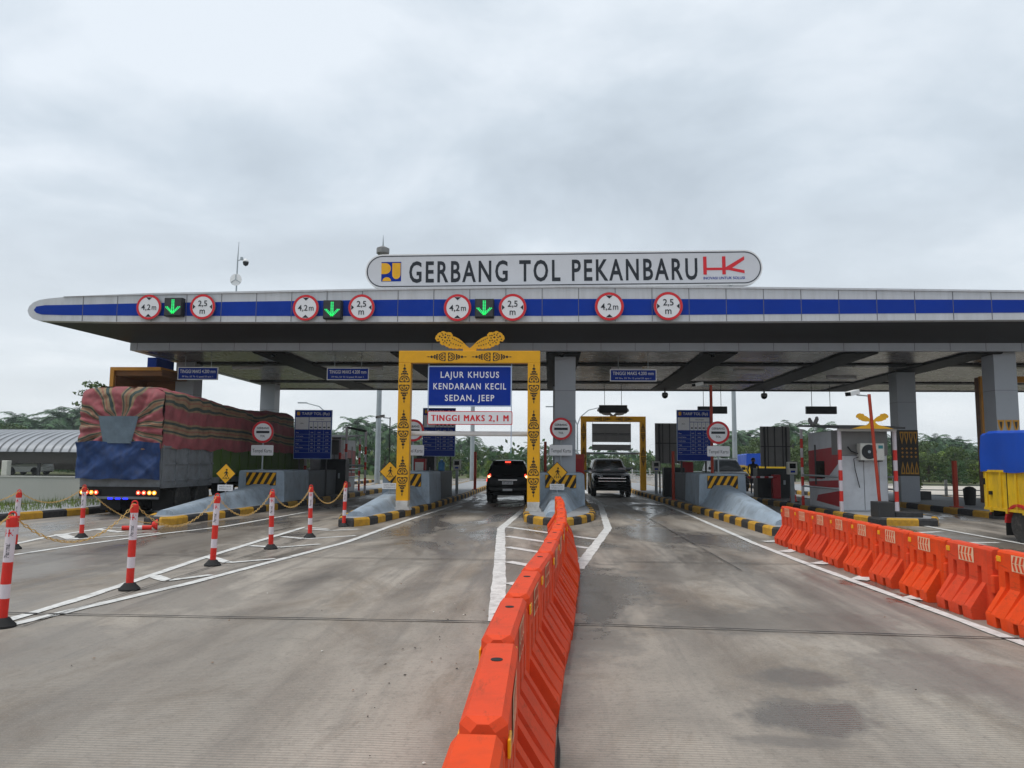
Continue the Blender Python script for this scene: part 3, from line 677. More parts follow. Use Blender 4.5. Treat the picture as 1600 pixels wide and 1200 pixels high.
E([(0, 0), (1, 0), (1, 1), (0, 1)], -.027, 'sign_blue')
M['emblem_yellow'] = mat('emblem_yellow', (0.78, 0.40, 0.015), 0.4)
E([(0, .38), (.2, .38)] + [(.2 + .28 * math.cos(R(-90 + 18 * i)), .66 + .28 * math.sin(R(-90 + 18 * i))) for i in range(11)] + [(0, .94)], -.030, 'emblem_yellow')
E([(.08 + .2 + .22 * math.cos(R(180 - 18 * i)), .02 + .2 * math.sin(R(180 - 18 * i))) for i in range(11)], -.030, 'emblem_yellow')
E([(.55, .94)] + [(.55 + .21 - .21 * math.cos(R(18 * i)), .36 - .24 * math.sin(R(18 * i))) for i in range(11)] + [(.97, .94)], -.030, 'emblem_yellow')
mb.build('emblem', t)
mb = MB(); x0, z0, sx, sz = lx(1103), -11.0 * k, 64 * k, 29 * k
def E2(q): mb.face([(x0 + p[0] * sx, z0 + p[1] * sz) for p in q], -.028, M['sign_red'])
E2([(0, 0), (.085, 0), (.085, 1), (0, 1)]); E2([(.085, .24), (.46, .24), (.46, .38), (.085, .38)]); E2([(.46, 0), (.545, 0), (.545, 1), (.46, 1)])
E2([(.545, .24), (.62, .24), (1, .80), (1, 1.0), (.545, .40)]); E2([(.62, .24), (1, .05), (1, .22), (.70, .36)])
mb.build('emblem', t)
mb = MB(); mb.text('INOVASI UNTUK SOLUSI', lx(1135), -16.5 * k, 4.2 * k, M['sign_blue'], -.027, w=64 * k, bold=.02); mb.build('lettering', t)
for px in (601, 640, 700, 760, 830, 900, 960, 1040, 1110, 1146): mb = MB(); mb.box(lx(px) - .04, lx(px) + .04, .02, .2, -hh - .55, -hh + .02 if 620 < px < 1140 else -hh + .1, M['steel']); mb.build('support_post', t)

# mast with dome camera on the roof
t = thing('camera_mast', 'thin roof mast with dome camera and round dish at left of canopy', 'mast', at(369, 458, 25.6))
mb = MB(); zt = at(370, 378, 25.6).z - at(369, 458, 25.6).z
mb.tube([(0, 0, -.25), (0, 0, zt * .62), (.02, 0, zt)], [.028, .024, .008], M['steel'], 8); mb.build('pole', t)
mb = MB(); mb.tube([(0, 0, zt * .63), (.18, -.02, zt * .66), (.28, -.02, zt * .64)], .018, M['steel']); mb.lathe([(.03, .05), (.09, .04), (.10, -.02), (.08, -.1), (.0, -.15)], (.3, -.02, zt * .6), M['signal_box'], 14); mb.lathe([(.0, .12), (.05, .1), (.10, .04), (.1, .0)], (.3, -.02, zt * .605), M['white'], 14); mb.lathe([(.05, 0), (.05, .1)], (.15, -.02, zt * .64), M['steel'], 10); mb.build('dome_camera', t)
mb = MB(); mb.lathe([(.21, -.03), (.2, 0), (.02, .05)], (0, -.05, zt * .25), M['white'], 24, 'y')
for a in (90, 210, 330): mb.tube([(.19 * math.cos(R(a)), -.09, zt * .25 + .19 * math.sin(R(a))), (0, -.11, zt * .25)], .012, M['steel'], 6)
mb.build('dish', t)

# hanging height signs under the lower fascia
def hanging_sign(x0, x1, y0, y1, label):
    a, c = at(x0, y0, 27.0), at(x1, y1, 27.0); w, h = c.x - a.x, a.z - c.z; m_ = (a + c) / 2
    t = thing('hanging_height_sign', label, 'sign', m_, group='blue height signs hanging under the canopy')
    mb = MB(); mb.box(-w / 2, w / 2, 0, .04, -h / 2, h / 2, M['sign_white']); mb.face(rrect(-w / 2 + .03, w / 2 - .03, -h / 2 + .03, h / 2 - .03, .02), -.003, M['sign_blue']); mb.build('board', t)
    mb = MB(); mb.text('TINGGI MAKS 4.200 mm', 0, h * .17, h * .28, M['sign_white'], -.006, w=w * .88, bold=.01); mb.text('PP No. 55 Th 12 pasal 55 ayat 1', 0, -h * .24, h * .13, M['sign_white'], -.006, w=w * .76); mb.build('lettering', t)
    for s in (-.32, .32): mb = MB(); mb.tube([(s * w, .02, h / 2 - .01), (s * w, .02, ZC - m_.z + .02)], .012, M['steel'], 6); mb.build('hanger', t)
for (x0, y0, x1, y1, w) in ((278, 573.5, 340, 593.5, 'above the loaded truck'), (511, 574.5, 576, 594, 'left of the yellow portal'), (953, 577, 1026, 596, 'right of the centre column')):
    hanging_sign(x0, x1, y0, y1, 'small blue TINGGI MAKS sign hanging under the canopy ' + w)

# side gateways clad in wood with orange trim, one at each end under the roof
t = thing('wooden_gateway', 'wood clad gateway box with orange trim behind the loaded truck', 'gateway', (-15.6, 26.7, 0))
mb = MB(); mb.box(-.1, .02, .0, 2.2, 0, 4.83, M['wood']); mb.box(.02, 1.7, .0, 2.2, 4.6, 4.83, M['wood']); mb.box(.02, 1.7, 2.1, 2.2, 2.6, 4.6, M['wood']); mb.build('cladding', t)
mb = MB(); mb.box(-.16, -.02, -.1, -.002, 0, 4.9, M['orange_trim']); mb.box(-.02, 1.7, -.1, -.002, 4.78, 4.9, M['orange_trim']); mb.box(-.16, 1.7, -.002, 2.2, 4.832, 4.9, M['orange_trim']); mb.build('trim', t)
mb = MB(); mb.box(.98, 1.32, .3, 1.6, 4.902, 5.3, M['blue_band']); mb.build('blue_panel', t)
t = thing('wooden_gateway', 'wood clad gateway with orange jamb behind the yellow truck', 'gateway', (16.9, 31.0, 0))
mb = MB(); mb.box(0, .16, 0, .35, 0, 5.1, M['wood']); mb.box(.16, 3, 0, .35, 4.9, 5.1, M['wood']); mb.box(2.84, 3.0, 0, .35, 0, 4.9, M['wood']); mb.build('cladding', t)
mb = MB(); mb.box(-.03, .19, -.12, -.002, 0, 5.12, M['orange_trim']); mb.box(.19, 3, -.12, -.002, 4.88, 5.12, M['orange_trim']); mb.build('trim', t)

# cameras and lamps fixed under the roof
def dome(px, py, Y, label, nm='dome_camera', cat='camera', r=.12):
    p = at(px, py, Y); t = thing(nm, label, cat, p, group='small cameras and lamps under the roof edge')
    mb = MB(); mb.lathe([(r * .8, r * .9), (r, r * .4), (r * .95, -r * .2)], (0, 0, 0), M['sign_back'], 16); mb.tube([(0, 0, r * .85), (0, 0, max(r * 1.2, ZC + .03 - p.z))], r * .25, M['steel_dark'], 8); mb.build('housing', t, smooth=40)
    mb = MB(); mb.lathe([(r * .94, -r * .21), (r * .8, -r * .55), (r * .45, -r * .85), (.004, -r * .98)], (0, 0, 0), M['car_glass'], 16); mb.build('lens', t, smooth=180)
dome(428, 553, 26.2, 'small dome camera under the lower fascia, left of the portal')
dome(878, 553, 26.0, 'small dome camera under the lower fascia above the centre column')
dome(1114, 553, 26.2, 'small dome camera under the lower fascia, right of the blue hanging sign')
dome(1039, 618, 38.6, 'small dark lamp below the rear roof edge, nearer the rear yellow portal', 'flood_lamp', 'lamp', .16)
dome(1194, 619, 38.6, 'small dark lamp below the rear roof edge, nearer the toll booth', 'flood_lamp', 'lamp', .16)
# ------------------------------------------------------------------ carved yellow portals
MOTIF = [[(0, 1.0), (.10, .90), (.05, .84), (-.05, .84), (-.10, .90)], [(0, .86), (.05, .80), (.28, .74), (.16, .66), (0, .70), (-.16, .66), (-.28, .74), (-.05, .80)],
         [(-.035, .0), (.035, .0), (.035, .72), (-.035, .72)], [(.06, .64), (.42, .58), (.30, .50), (.06, .56)], [(.06, .52), (.34, .47), (.56, .50), (.60, .38), (.40, .42), (.06, .42)],
         [(.10, .36), (.5, .34), (.72, .24), (.62, .20), (.42, .29), (.10, .30)], [(.20, .22), (.42, .24), (.52, .14), (.34, .10), (.30, .16), (.18, .16)],
         [(.72, .26), (.86, .16), (.88, .02), (.62, .0), (.30, .0), (.30, .05), (.66, .06), (.74, .12), (.66, .22)], [(.06, .12), (.2, .08), (.2, .0), (.06, .0)], [(.06, .27), (.22, .27), (.22, .23), (.06, .23)]]
def motif(mb, x, z, ln, hw, ang, y, m, T=None):
    """ornament from its base (x,z), pointing along ang (0 = up)"""
    ca, sa = math.cos(ang), math.sin(ang)
    for p in MOTIF:
        for s in ((1, -1) if min(q[0] for q in p) >= 0 else (1,)):
            mb.face([(x + q[0] * s * hw * ca + q[1] * ln * sa, z - q[0] * s * hw * sa + q[1] * ln * ca) for q in p], y, m, T)
OUTLINE = [(0, 30), (35, 60), (75, 100), (115, 130), (155, 150), (180, 153), (187, 180), (210, 193), (235, 187), (255, 197), (277, 205), (295, 190), (320, 185), (333, 165), (350, 145), (343, 115), (330, 100), (315, 115), (300, 100), (293, 70), (270, 65), (255, 75), (245, 50), (220, 50), (205, 30), (185, 40), (170, 25), (150, 37), (130, 20), (110, 35), (95, 25), (75, 33), (65, 0), (0, 0)]
WING = OUTLINE[:6]
for i in range(5, 31):                               # each outer edge swells into a small scroll
    (xa, za), (xb, zb_) = OUTLINE[i], OUTLINE[i + 1]; L_ = math.dist((xa, za), (xb, zb_)); nx, nz = -(zb_ - za) / L_, (xb - xa) / L_
    for u in (.2, .5, .8, 1.0): k_ = math.sin(math.pi * u) * L_ * .30; WING.append((lerp(xa, xb, u) + nx * k_, lerp(za, zb_, u) + nz * k_))
WING += OUTLINE[32:]
def comma(x, z, r, a):
    """small curled cut-out"""
    return [(x + r * (1 if k_ < 5 else .55) * math.cos(a + k_ * .62), z + r * (1 if k_ < 5 else .45) * math.sin(a + k_ * .62)) for k_ in range(9)]
HOLES = []
for i in range(6): u = i / 5; HOLES.append([(lerp(78, 178, u) - 9, lerp(82, 132, u) - 2), (lerp(78, 178, u) + 3, lerp(82, 132, u) - 8), (lerp(78, 178, u) + 6, lerp(82, 132, u) + 9)])
for i in range(5): u = i / 4; HOLES.append(comma(lerp(95, 190, u), lerp(52, 84, u), 8, 1 + i))
for i in range(8): HOLES.append(comma(252 + 34 * math.cos(i * .785), 138 + 34 * math.sin(i * .785), 9.5, i * .785))
HOLES += [comma(252, 138, 13, .6), comma(312, 152, 12, 2.0), comma(322, 124, 9, 4.0), comma(286, 180, 8, 1.0), comma(208, 160, 9, 2.2), comma(210, 66, 9, 3.0), comma(238, 84, 8, .4), comma(270, 88, 8, 2.6), comma(202, 108, 10, 5)]
def crest(mb, s, y0, y1, m, dark=None):
    """pair of carved scroll figures leaning outwards from a stem"""
    for sg in (1, -1):
        mb.prism([(p[0] * s * sg, p[1] * s) for p in WING], 'y', y0, y1, m)
        if dark:
            for h in HOLES: mb.face([(p[0] * s * sg, p[1] * s) for p in h], y0 - .004, dark)
def portal(name, label, x0, x1, Y, ztop, pw, bh, zb, full=True):
    t = thing(name, label, 'portal', ((x0 + x1) / 2, Y, 0)); c = (x0 + x1) / 2
    for x in (x0 - c, x1 - c):
        mb = MB(); mb.box(x - pw / 2, x + pw / 2, 0, .30, zb + (.26 if full else 0), ztop - bh, M['yellow']); p = mb.build('post', t, bevel=.012)
        mb = MB(); z = ztop - bh + .0 - .02; ln = (.565 if full else .50)
        while z > zb + 1.2:
            motif(mb, x, z - ln, ln, pw * .48, 0, -.004, M['black']); motif(mb, x, z - ln - .07, ln, pw * .48, math.pi, -.004, M['black']); z -= 2 * ln + .245
        mb.build('ornament', p)
        if full:
            mb = MB(); mb.prism([(x - .24, zb - .01), (x + .24, zb - .01), (x + .22, zb + .05), (x + .17, zb + .09), (x + .185, zb + .26), (x - .185, zb + .26), (x - .17, zb + .09), (x - .22, zb + .05)], 'y', -.05, .35, M['plinth']); mb.build('plinth', t)
    mb = MB(); mb.box(x0 - c - pw / 2, x1 - c + pw / 2, 0, .30, ztop - bh + .001, ztop, M['yellow']); bm = mb.build('lintel', t, bevel=.012)
    mb = MB(); zc = ztop - bh / 2; ln = .58 if full else .46
    for s in (1, -1):
        motif(mb, s * (.06 + ln), zc, ln, bh * .40, -s * math.pi / 2, -.004, M['black']); motif(mb, s * (.13 + ln), zc, ln, bh * .40, s * math.pi / 2, -.004, M['black'])
    mb.build('ornament', bm)
    mb = MB(); k_ = .00296 * (1 if full else .8); crest(mb, k_, .08, .14, M['yellow'] if full else M['sign_back'], M['black'] if full else None)
    o = mb.build('crest', t, loc=(0, 0, ztop - .001))
    return t
PY = 22.7
xl, xr = gnd(624, 795, KH).x, gnd(838, 795, KH).x
xl, xr = at(631, 640, PY).x, at(834, 640, PY).x
portal('carved_portal', 'yellow portal with black carved motifs and winged crest over the car lane', xl, xr, PY, at(735, 548, PY).z, .37, .37, KH)
def board(name, label, px0, py0, px1, py1, Y, face, border, bw, lines, ink, bold=.01, group=None):
    a, c = at(px0, py0, Y), at(px1, py1, Y); w, h = c.x - a.x, a.z - c.z; m_ = (a + c) / 2
    t = thing(name, label, 'sign', m_, group=group)
    mb = MB(); mb.prism(rrect(-w / 2, w / 2, -h / 2, h / 2, .04), 'y', 0, .05, border); mb.face(rrect(-w / 2 + bw, w / 2 - bw, -h / 2 + bw, h / 2 - bw, .03), -.003, face); mb.build('board', t)
    mb = MB()
    for (s, z, hh_, ww) in lines:
        for j in range(1 if bold else 3): mb.text(s, (j - 1) * .011 * (not bold), z * h, hh_ * h, ink, -.006 - .0004 * j, w=ww * w, bold=bold, sp=1.22)
    mb.build('lettering', t)
    return t, w, h, m_
M['sign_edge'] = mat('sign_edge_pale_blue', (0.42, 0.52, 0.70), 0.4)
t, w, h, m_ = board('lane_sign', 'large blue sign LAJUR KHUSUS KENDARAAN KECIL hung inside the yellow portal', 669, 571.5, 799.5, 635.5, PY + .1, M['sign_blue'], M['sign_edge'], .035,
      [('LAJUR KHUSUS', .285, .155, .695), ('KENDARAAN KECIL', 0, .155, .865), ('SEDAN, JEEP', -.285, .155, .585)], M['sign_white'], .014)
for s in (-1, 1): mb = MB(); mb.tube([(s * w / 2 * .99, .06, -h / 2 - .75 * (s > 0) - .62), (s * w / 2 * .99, .06, h / 2 + .12)], .014, M['sign_edge'], 6); mb.build('hanger', t)
board('height_sign', 'white TINGGI MAKS 2,1 M sign with red letters below the blue lane sign', 668, 642, 800.5, 664, PY + .06, M['sign_white'], M['sign_red'], .022, [('TINGGI MAKS 2,1 M', 0, .47, .905)], M['sign_red'], 0.0)
a, c = at(634, 677, PY + .42), at(832, 676.5, PY + .42)
t = thing('height_bar', 'white horizontal height bar hung across the yellow portal', 'bar', ((a.x + c.x) / 2, PY + .42, a.z))
mb = MB(); mb.tube([(-(c.x - a.x) / 2, 0, 0), ((c.x - a.x) / 2, 0, 0)], .072, M['white'], 16); mb.build('pipe', t, smooth=40)
# second, far portal seen from behind
Y2 = 40.6; xa, xb = at(912, 700, Y2).x, at(1005, 700, Y2).x
portal('carved_portal', 'smaller yellow portal with carved motifs behind the black oncoming car', xa, xb, Y2, at(960, 650.5, Y2).z, .30, .29, KH, False)
def back_panel(px0, py0, px1, py1, Y, label, seams=True):
    a, c = at(px0, py0, Y), at(px1, py1, Y); w, h = c.x - a.x, a.z - c.z
    t = thing('sign_panel', label, 'sign', (a + c) / 2); mb = MB(); mb.box(-w / 2, w / 2, 0, .04, -h / 2, h / 2, M['sign_back']); mb.build('board', t)
    mb = MB()
    for x in (-.17, .17): mb.box(x * w - .025, x * w + .025, -.03, -.001, -h / 2 + .02, h / 2 - .02, M['sign_back'])
    if seams: mb.box(-w / 2 + .01, w / 2 - .01, -.02, -.001, -.05, -.02, M['steel_dark'])
    mb.build('rail', t)
    for x in (-.48, .48): mb = MB(); mb.tube([(x * w, .02, h / 2 - .01), (x * w, .02, h / 2 + .12)], .012, M['steel'], 6); mb.build('hanger', t)
back_panel(925, 662, 986, 691, Y2 + .05, 'grey back of the larger sign hung in the far yellow portal')
back_panel(925, 694.5, 986, 704, Y2 + .05, 'grey back of the narrow sign hung low in the far yellow portal', False)
a, c = at(913, 708, Y2 + .4), at(1001, 709, Y2 + .4)
t = thing('height_bar', 'thin height bar across the far yellow portal', 'bar', ((a.x + c.x) / 2, Y2 + .4, a.z)); mb = MB(); mb.tube([(-(c.x - a.x) / 2, 0, 0), ((c.x - a.x) / 2, 0, 0)], .06, M['steel'], 12); mb.build('pipe', t)

# ------------------------------------------------------------------ crash blocks and signs on the islands
def crash_block(label, x, y, tipx, tipy, hb=1.09, dark_len=4.0, lo=.62, plate=True):
    """painted concrete block with a long sloping nose; origin on the paving at the middle of the block's front"""
    t = thing('crash_block', label, 'concrete block', (x, y, KH - .013))
    mb = MB(); w = .82; v = []
    ring = [(-w, 0), (-w, .18), (-w + .03, hb - .06), (-w + .09, hb), (w - .09, hb), (w - .03, hb - .06), (w, .18), (w, 0)]
    mb.prism(ring, 'y', 0, 2.7, M['concrete_blue']); mb.build('block', t, bevel=.03)
    mb = MB(); st = []; n = 18
    for i in range(n + 1):
        u = i / n; yy = (tipy - y) * u; cx = (tipx - x) * u; z = lo * (1 - u) + .13 * u
        wr = lerp(.30, .15, u ** .8); wb = lerp(.76, .24, u ** .75); wm = lerp(wr, wb, .30)
        zz = z
        st.append([(cx - wb, yy, 0), (cx - lerp(wb, wm, .7), yy, z * .35 + .04), (cx - wm, yy, zz * .72), (cx - wr, yy, zz - .02), (cx - wr + .04, yy, zz), (cx + wr - .04, yy, zz), (cx + wr, yy, zz - .02), (cx + wm, yy, zz * .72), (cx + lerp(wb, wm, .7), yy, z * .35 + .04), (cx + wb, yy, 0)])
    k_ = 10; v = [p for s in st for p in s]
    mb.add(v, [(i * k_ + j, i * k_ + j + 1, (i + 1) * k_ + j + 1, (i + 1) * k_ + j) for i in range(n) for j in range(k_ - 1)][::1] + [tuple(range(n * k_, n * k_ + k_))[::-1]], M['concrete_blue'])
    mb.build('nose', t, smooth=35)
    mb = MB(); mb.box(-.72, .72, 2.705, 2.705 + dark_len, 0, 1.05, M['concrete_dark']); mb.build('rear_block', t, bevel=.02)
    mb = MB(); mb.box(-.52, .52, -.025, -.003, .58, 1.02, M['black'])
    for i in range(-2, 5):
        x0 = -.52 + i * .235; q = [(x0, .59), (x0 + .115, .59), (x0 + .345, 1.01), (x0 + .23, 1.01)]
        for lim, sg in ((-.51, 1), (.51, -1)):
            o = []
            for j in range(len(q)):
                p, c = q[j - 1], q[j]; ip, ic = (p[0] - lim) * sg >= 0, (c[0] - lim) * sg >= 0
                if ip != ic: u = (lim - p[0]) / (c[0] - p[0]); o.append((lim, lerp(p[1], c[1], u)))
                if ic: o.append(c)
            q = o
            if len(q) < 3: break
        if len(q) >= 3: mb.face(q, -.03, M['yellow'])
    mb.build('chevron_panel', t)
    return t
def gate_sign(x, y, px, py, label):
    """round GERBANG TOL stop sign with a Tempel Kartu plate on a post standing on the block"""
    c = at(px, py, y); zb = KH + 1.08
    t = thing('toll_gate_sign', label, 'sign', (c.x, y, zb), group='round GERBANG TOL signs on the blocks')
    z = c.z - zb; r = 17.6 * y / F
    mb = MB(); mb.tube([(0, .05, 0), (0, .05, z + r * .8)], .028, M['steel'], 10); mb.box(-.09, .09, -.04, .14, 0, .02, M['steel']); mb.build('post', t)
    mb = MB(); mb.lathe([(r, -.015), (r, .015)], (0, 0, z), M['sign_back'], 40, 'y'); mb.disc(0, z, r * .985, -.018, M['sign_white']); mb.ring(0, z, r * .79, r * .985, -.021, M['sign_red'])
    mb.prism([(-r * .6, z - r * .11), (r * .6, z - r * .11), (r * .6, z + r * .1), (-r * .6, z + r * .1)], 'y', -.024, -.017, M['ink'])
    mb.text('GERBANG', 0, z + r * .36, r * .19, M['ink'], -.024, w=r * 1.12, bold=.015); mb.text('TOL', 0, z - r * .36, r * .19, M['ink'], -.024, w=r * .46, bold=.015); mb.build('sign_plate', t)
    z2 = at(px, 703.5 + (1.5 if px > 1000 else 0), y).z - zb
    mb = MB(); mb.prism(rrect(-.39, .39, z2 - .18, z2 + .18, .03), 'y', -.015, .015, M['sign_white']); mb.text('Tempel Kartu', 0, z2 - .01, .13, M['ink'], -.018, w=.68); mb.build('lower_plate', t)
    return t
WALK = [[(.02, .30), (.10, .30), (.12, .22), (.06, .17), (0, .22)], [(-.02, .15), (.08, .16), (.10, -.02), (.0, -.02)], [(.07, .14), (.18, .03), (.16, .0), (.06, .07)], [(-.02, .13), (-.12, .02), (-.10, -.01), (0, .06)], [(.0, -.02), (.06, -.02), (-.04, -.2), (-.10, -.2)], [(.04, -.02), (.1, -.02), (.16, -.2), (.10, -.2)],
        [(-.20, -.34), (-.14, -.34), (-.11, -.22), (-.15, -.22)], [(-.06, -.36), (.0, -.36), (0, -.24), (-.05, -.24)], [(.07, -.36), (.13, -.36), (.1, -.24), (.05, -.24)], [(.2, -.34), (.26, -.34), (.2, -.22), (.16, -.22)]]
def crossing_sign(px, py, y, label, zb=.55):
    c = at(px, py, y); t = thing('crossing_sign', label, 'sign', (c.x, y, zb), group='yellow pedestrian crossing signs'); z = c.z - zb; r = 16.5 * y / F
    mb = MB(); mb.tube([(0, .03, -.35), (0, .03, z + r * .5)], .022, M['steel'], 8); mb.build('post', t)
    def dia(q): return [(0, z + q), (q, z), (0, z - q), (-q, z)]
    mb = MB(); mb.prism(dia(r), 'y', -.01, .01, M['black']); mb.face(dia(r * .92), -.013, M['emblem_yellow'])
    for p in WALK: mb.face([(q[0] * r * 1.5, z + q[1] * r * 1.5) for q in p], -.016, M['black'])
    mb.build('sign_plate', t)
    mb = MB(); z2 = z - r * 1.35; mb.prism(rrect(-.23, .23, z2 - .09, z2 + .09, .02), 'y', -.01, .01, M['sign_white']); mb.text('HATI HATI', 0, z2 + .035, .05, M['ink'], -.013, w=.34); mb.text('PENYEBERANG JALAN', 0, z2 - .035, .035, M['ink'], -.013, w=.36); mb.build('lower_plate', t)
crash_block('long sloping grey blue crash block with chevron panel beside the loaded truck', -9.86, 26, -9.92, 19.6)
crash_block('long sloping grey blue crash block behind the left post of the near portal', -4.87, 26, -5.02, 19.9)
crash_block('grey blue crash block with central ridge behind the end of the middle barriers', .36, 26, .12, 20.7)
crash_block('broad grey blue crash block sloping towards the right barrier row', 5.94, 27, 5.56, 18.7, 1.09, 4.5, .70)
gate_sign(-9.84, 26.4, 411, 675, 'round GERBANG TOL sign in front of the loaded truck')
gate_sign(-4.8, 26.4, 645.5, 672.5, 'round GERBANG TOL sign partly hidden behind the left portal post')
gate_sign(.38, 26.4, 876.5, 670, 'round GERBANG TOL sign before the centre column')
gate_sign(5.9, 27.4, 1122, 676, 'round GERBANG TOL sign beside the tall red pole and tariff board')
crossing_sign(353, 740, 22.5, 'yellow diamond pedestrian sign before the block beside the loaded truck')
crossing_sign(609, 737, 23.6, 'yellow diamond pedestrian sign half behind the left portal post')
crossing_sign(870.5, 738, 24.6, 'yellow diamond pedestrian sign over the chevrons behind the middle barriers')

# ------------------------------------------------------------------ tariff boards
def tariff(name, label, px0, px1, py0, py1, Y, back=False, zb=1.2):
    a, c = at(px0, py0, Y), at(px1, py1, Y); w, h = c.x - a.x, a.z - c.z; m_ = (a + c) / 2
    t = thing(name, label, 'sign', (m_.x, Y, KH - .01)); z0, z1 = c.z - KH, a.z - KH
    if back: t.rotation_euler.z = math.pi
    mb = MB(); mb.box(-w / 2, w / 2, 0, .05, z0, z1, M['sign_edge'] if not back else M['sign_back']); mb.face([(-w / 2 + .02, z0 + .02), (w / 2 - .02, z0 + .02), (w / 2 - .02, z1 - .02), (-w / 2 + .02, z1 - .02)], -.003, M['sign_blue'])
    mb.build('board', t)
    mb = MB(); X = lambda u: -w / 2 + u * w; Z = lambda v: z1 - v * h
    def R_(u0, v0, u1, v1, m, y=-.006): mb.face([(X(u0), Z(v1)), (X(u1), Z(v1)), (X(u1), Z(v0)), (X(u0), Z(v0))], y, m)
    R_(.03, .15, .38, .40, M['sign_white']); R_(.395, .15, .97, .235, M['sign_white'])
    for i in range(5): R_(.395 + .117 * i, .245, .395 + .117 * (i + 1) - .01, .40, M['sign_white'])
    R_(.06, .04, .14, .11, M['emblem_yellow'])
    for i in range(6): R_(.03, .425 + .075 * i + .07, .97, .425 + .075 * i + .074, M['sign_edge'])
    for u in (.40, .55, .78): R_(u, .42, u + .006, .86, M['sign_edge'])
    mb.text('TARIF TOL (Rp)', X(.56), Z(.075), h * .055, M['sign_white'], -.008, w=w * .74, bold=.01)
    mb.text('ASAL', X(.2), Z(.275), h * .028, M['ink'], -.008); mb.text('GOLONGAN', X(.68), Z(.192), h * .026, M['ink'], -.008)
    for i, q in enumerate(('I', 'II', 'III', 'IV', 'V')): mb.text(q, X(.45 + .117 * i), Z(.28), h * .024, M['ink'], -.008); mb.box(X(.42 + .117 * i), X(.48 + .117 * i), -.0085, -.0065, Z(.37), Z(.345), M['ink'])
    for i, q in enumerate(('Minas', 'Kandis Selatan', 'Kandis Utara', 'Pinggir', 'Bathin Solapan', 'Dumai')):
        mb.text(q, X(.05), Z(.462 + .075 * i), h * .024, M['sign_white'], -.008, align='L')
        for u, s_ in ((.475, '9.000'), (.665, '18.500'), (.875, '22.500')): mb.text(s_, X(u), Z(.462 + .075 * i), h * .022, M['sign_white'], -.008)
    mb.build('lettering', t)
    for s in (-.36, .36): mb = MB(); mb.tube([(s * w, .1, 0), (s * w, .1, z1 - .05)], .04, M['steel_dark'], 8); mb.build('post', t)
    mb = MB()
    if back:
        for s in (-.25, .02, .25): mb.box(s * w - .02, s * w + .02, .051, .09, z0, z1, M['steel_dark'])
        mb.box(-w / 2, w / 2, .051, .085, (z0 + z1) / 2 - .02, (z0 + z1) / 2 + .02, M['steel_dark'])
    if back: mb.build('frame', t)
    return t
tariff('tariff_board', 'blue TARIF TOL tariff board beside the loaded truck', 461, 517, 640, 717, 31)
tariff('tariff_board', 'blue TARIF TOL tariff board half hidden behind the TINGGI MAKS 2,1 M sign', 661, 711, 637, 713, 34)
tariff('tariff_board', 'blue TARIF TOL tariff board before the dark jeep, crossed by a red pole', 1057, 1111, 640, 720, 32)
tariff('tariff_board', 'grey back of a tariff board just left of the right tariff board', 1023, 1071, 661, 724, 37.5, True)
tariff('tariff_board', 'grey panelled back of a tariff board left of the red and grey booth', 1187, 1235, 666, 729, 37.0, True)

# ------------------------------------------------------------------ lane displays hung under the rear edge
def led(px0, py0, px1, py1, Y, label):
    a, c = at(px0, py0, Y), at(px1, py1, Y); w, h = c.x - a.x, a.z - c.z; m_ = (a + c) / 2
    t = thing('lane_display', label, 'display', m_, group='dark hanging lane displays'); mb = MB(); mb.box(-w / 2, w / 2, -.08, .08, -h / 2, h / 2, M['signal_box']); mb.build('housing', t, bevel=.01)
    mb = MB(); mb.box(-w / 2 + .04, w / 2 - .04, -.085, -.079, -h / 2 + .04, h / 2 - .04, M['steel_dark']); mb.build('screen', t)
    for s in (-.3, .3): mb = MB(); mb.tube([(s * w, 0, h / 2 - .01), (s * w, 0, ZC + .03 - m_.z)], .014, M['steel_dark'], 6); mb.build('hanger', t)
led(936, 633, 980, 645, 38, 'dark hanging lane display above the far yellow portal')
led(1090, 635, 1136, 646.5, 38, 'dark hanging lane display behind the right tariff board')
led(1259, 635, 1307, 647, 36, 'dark hanging lane display above the toll booth')
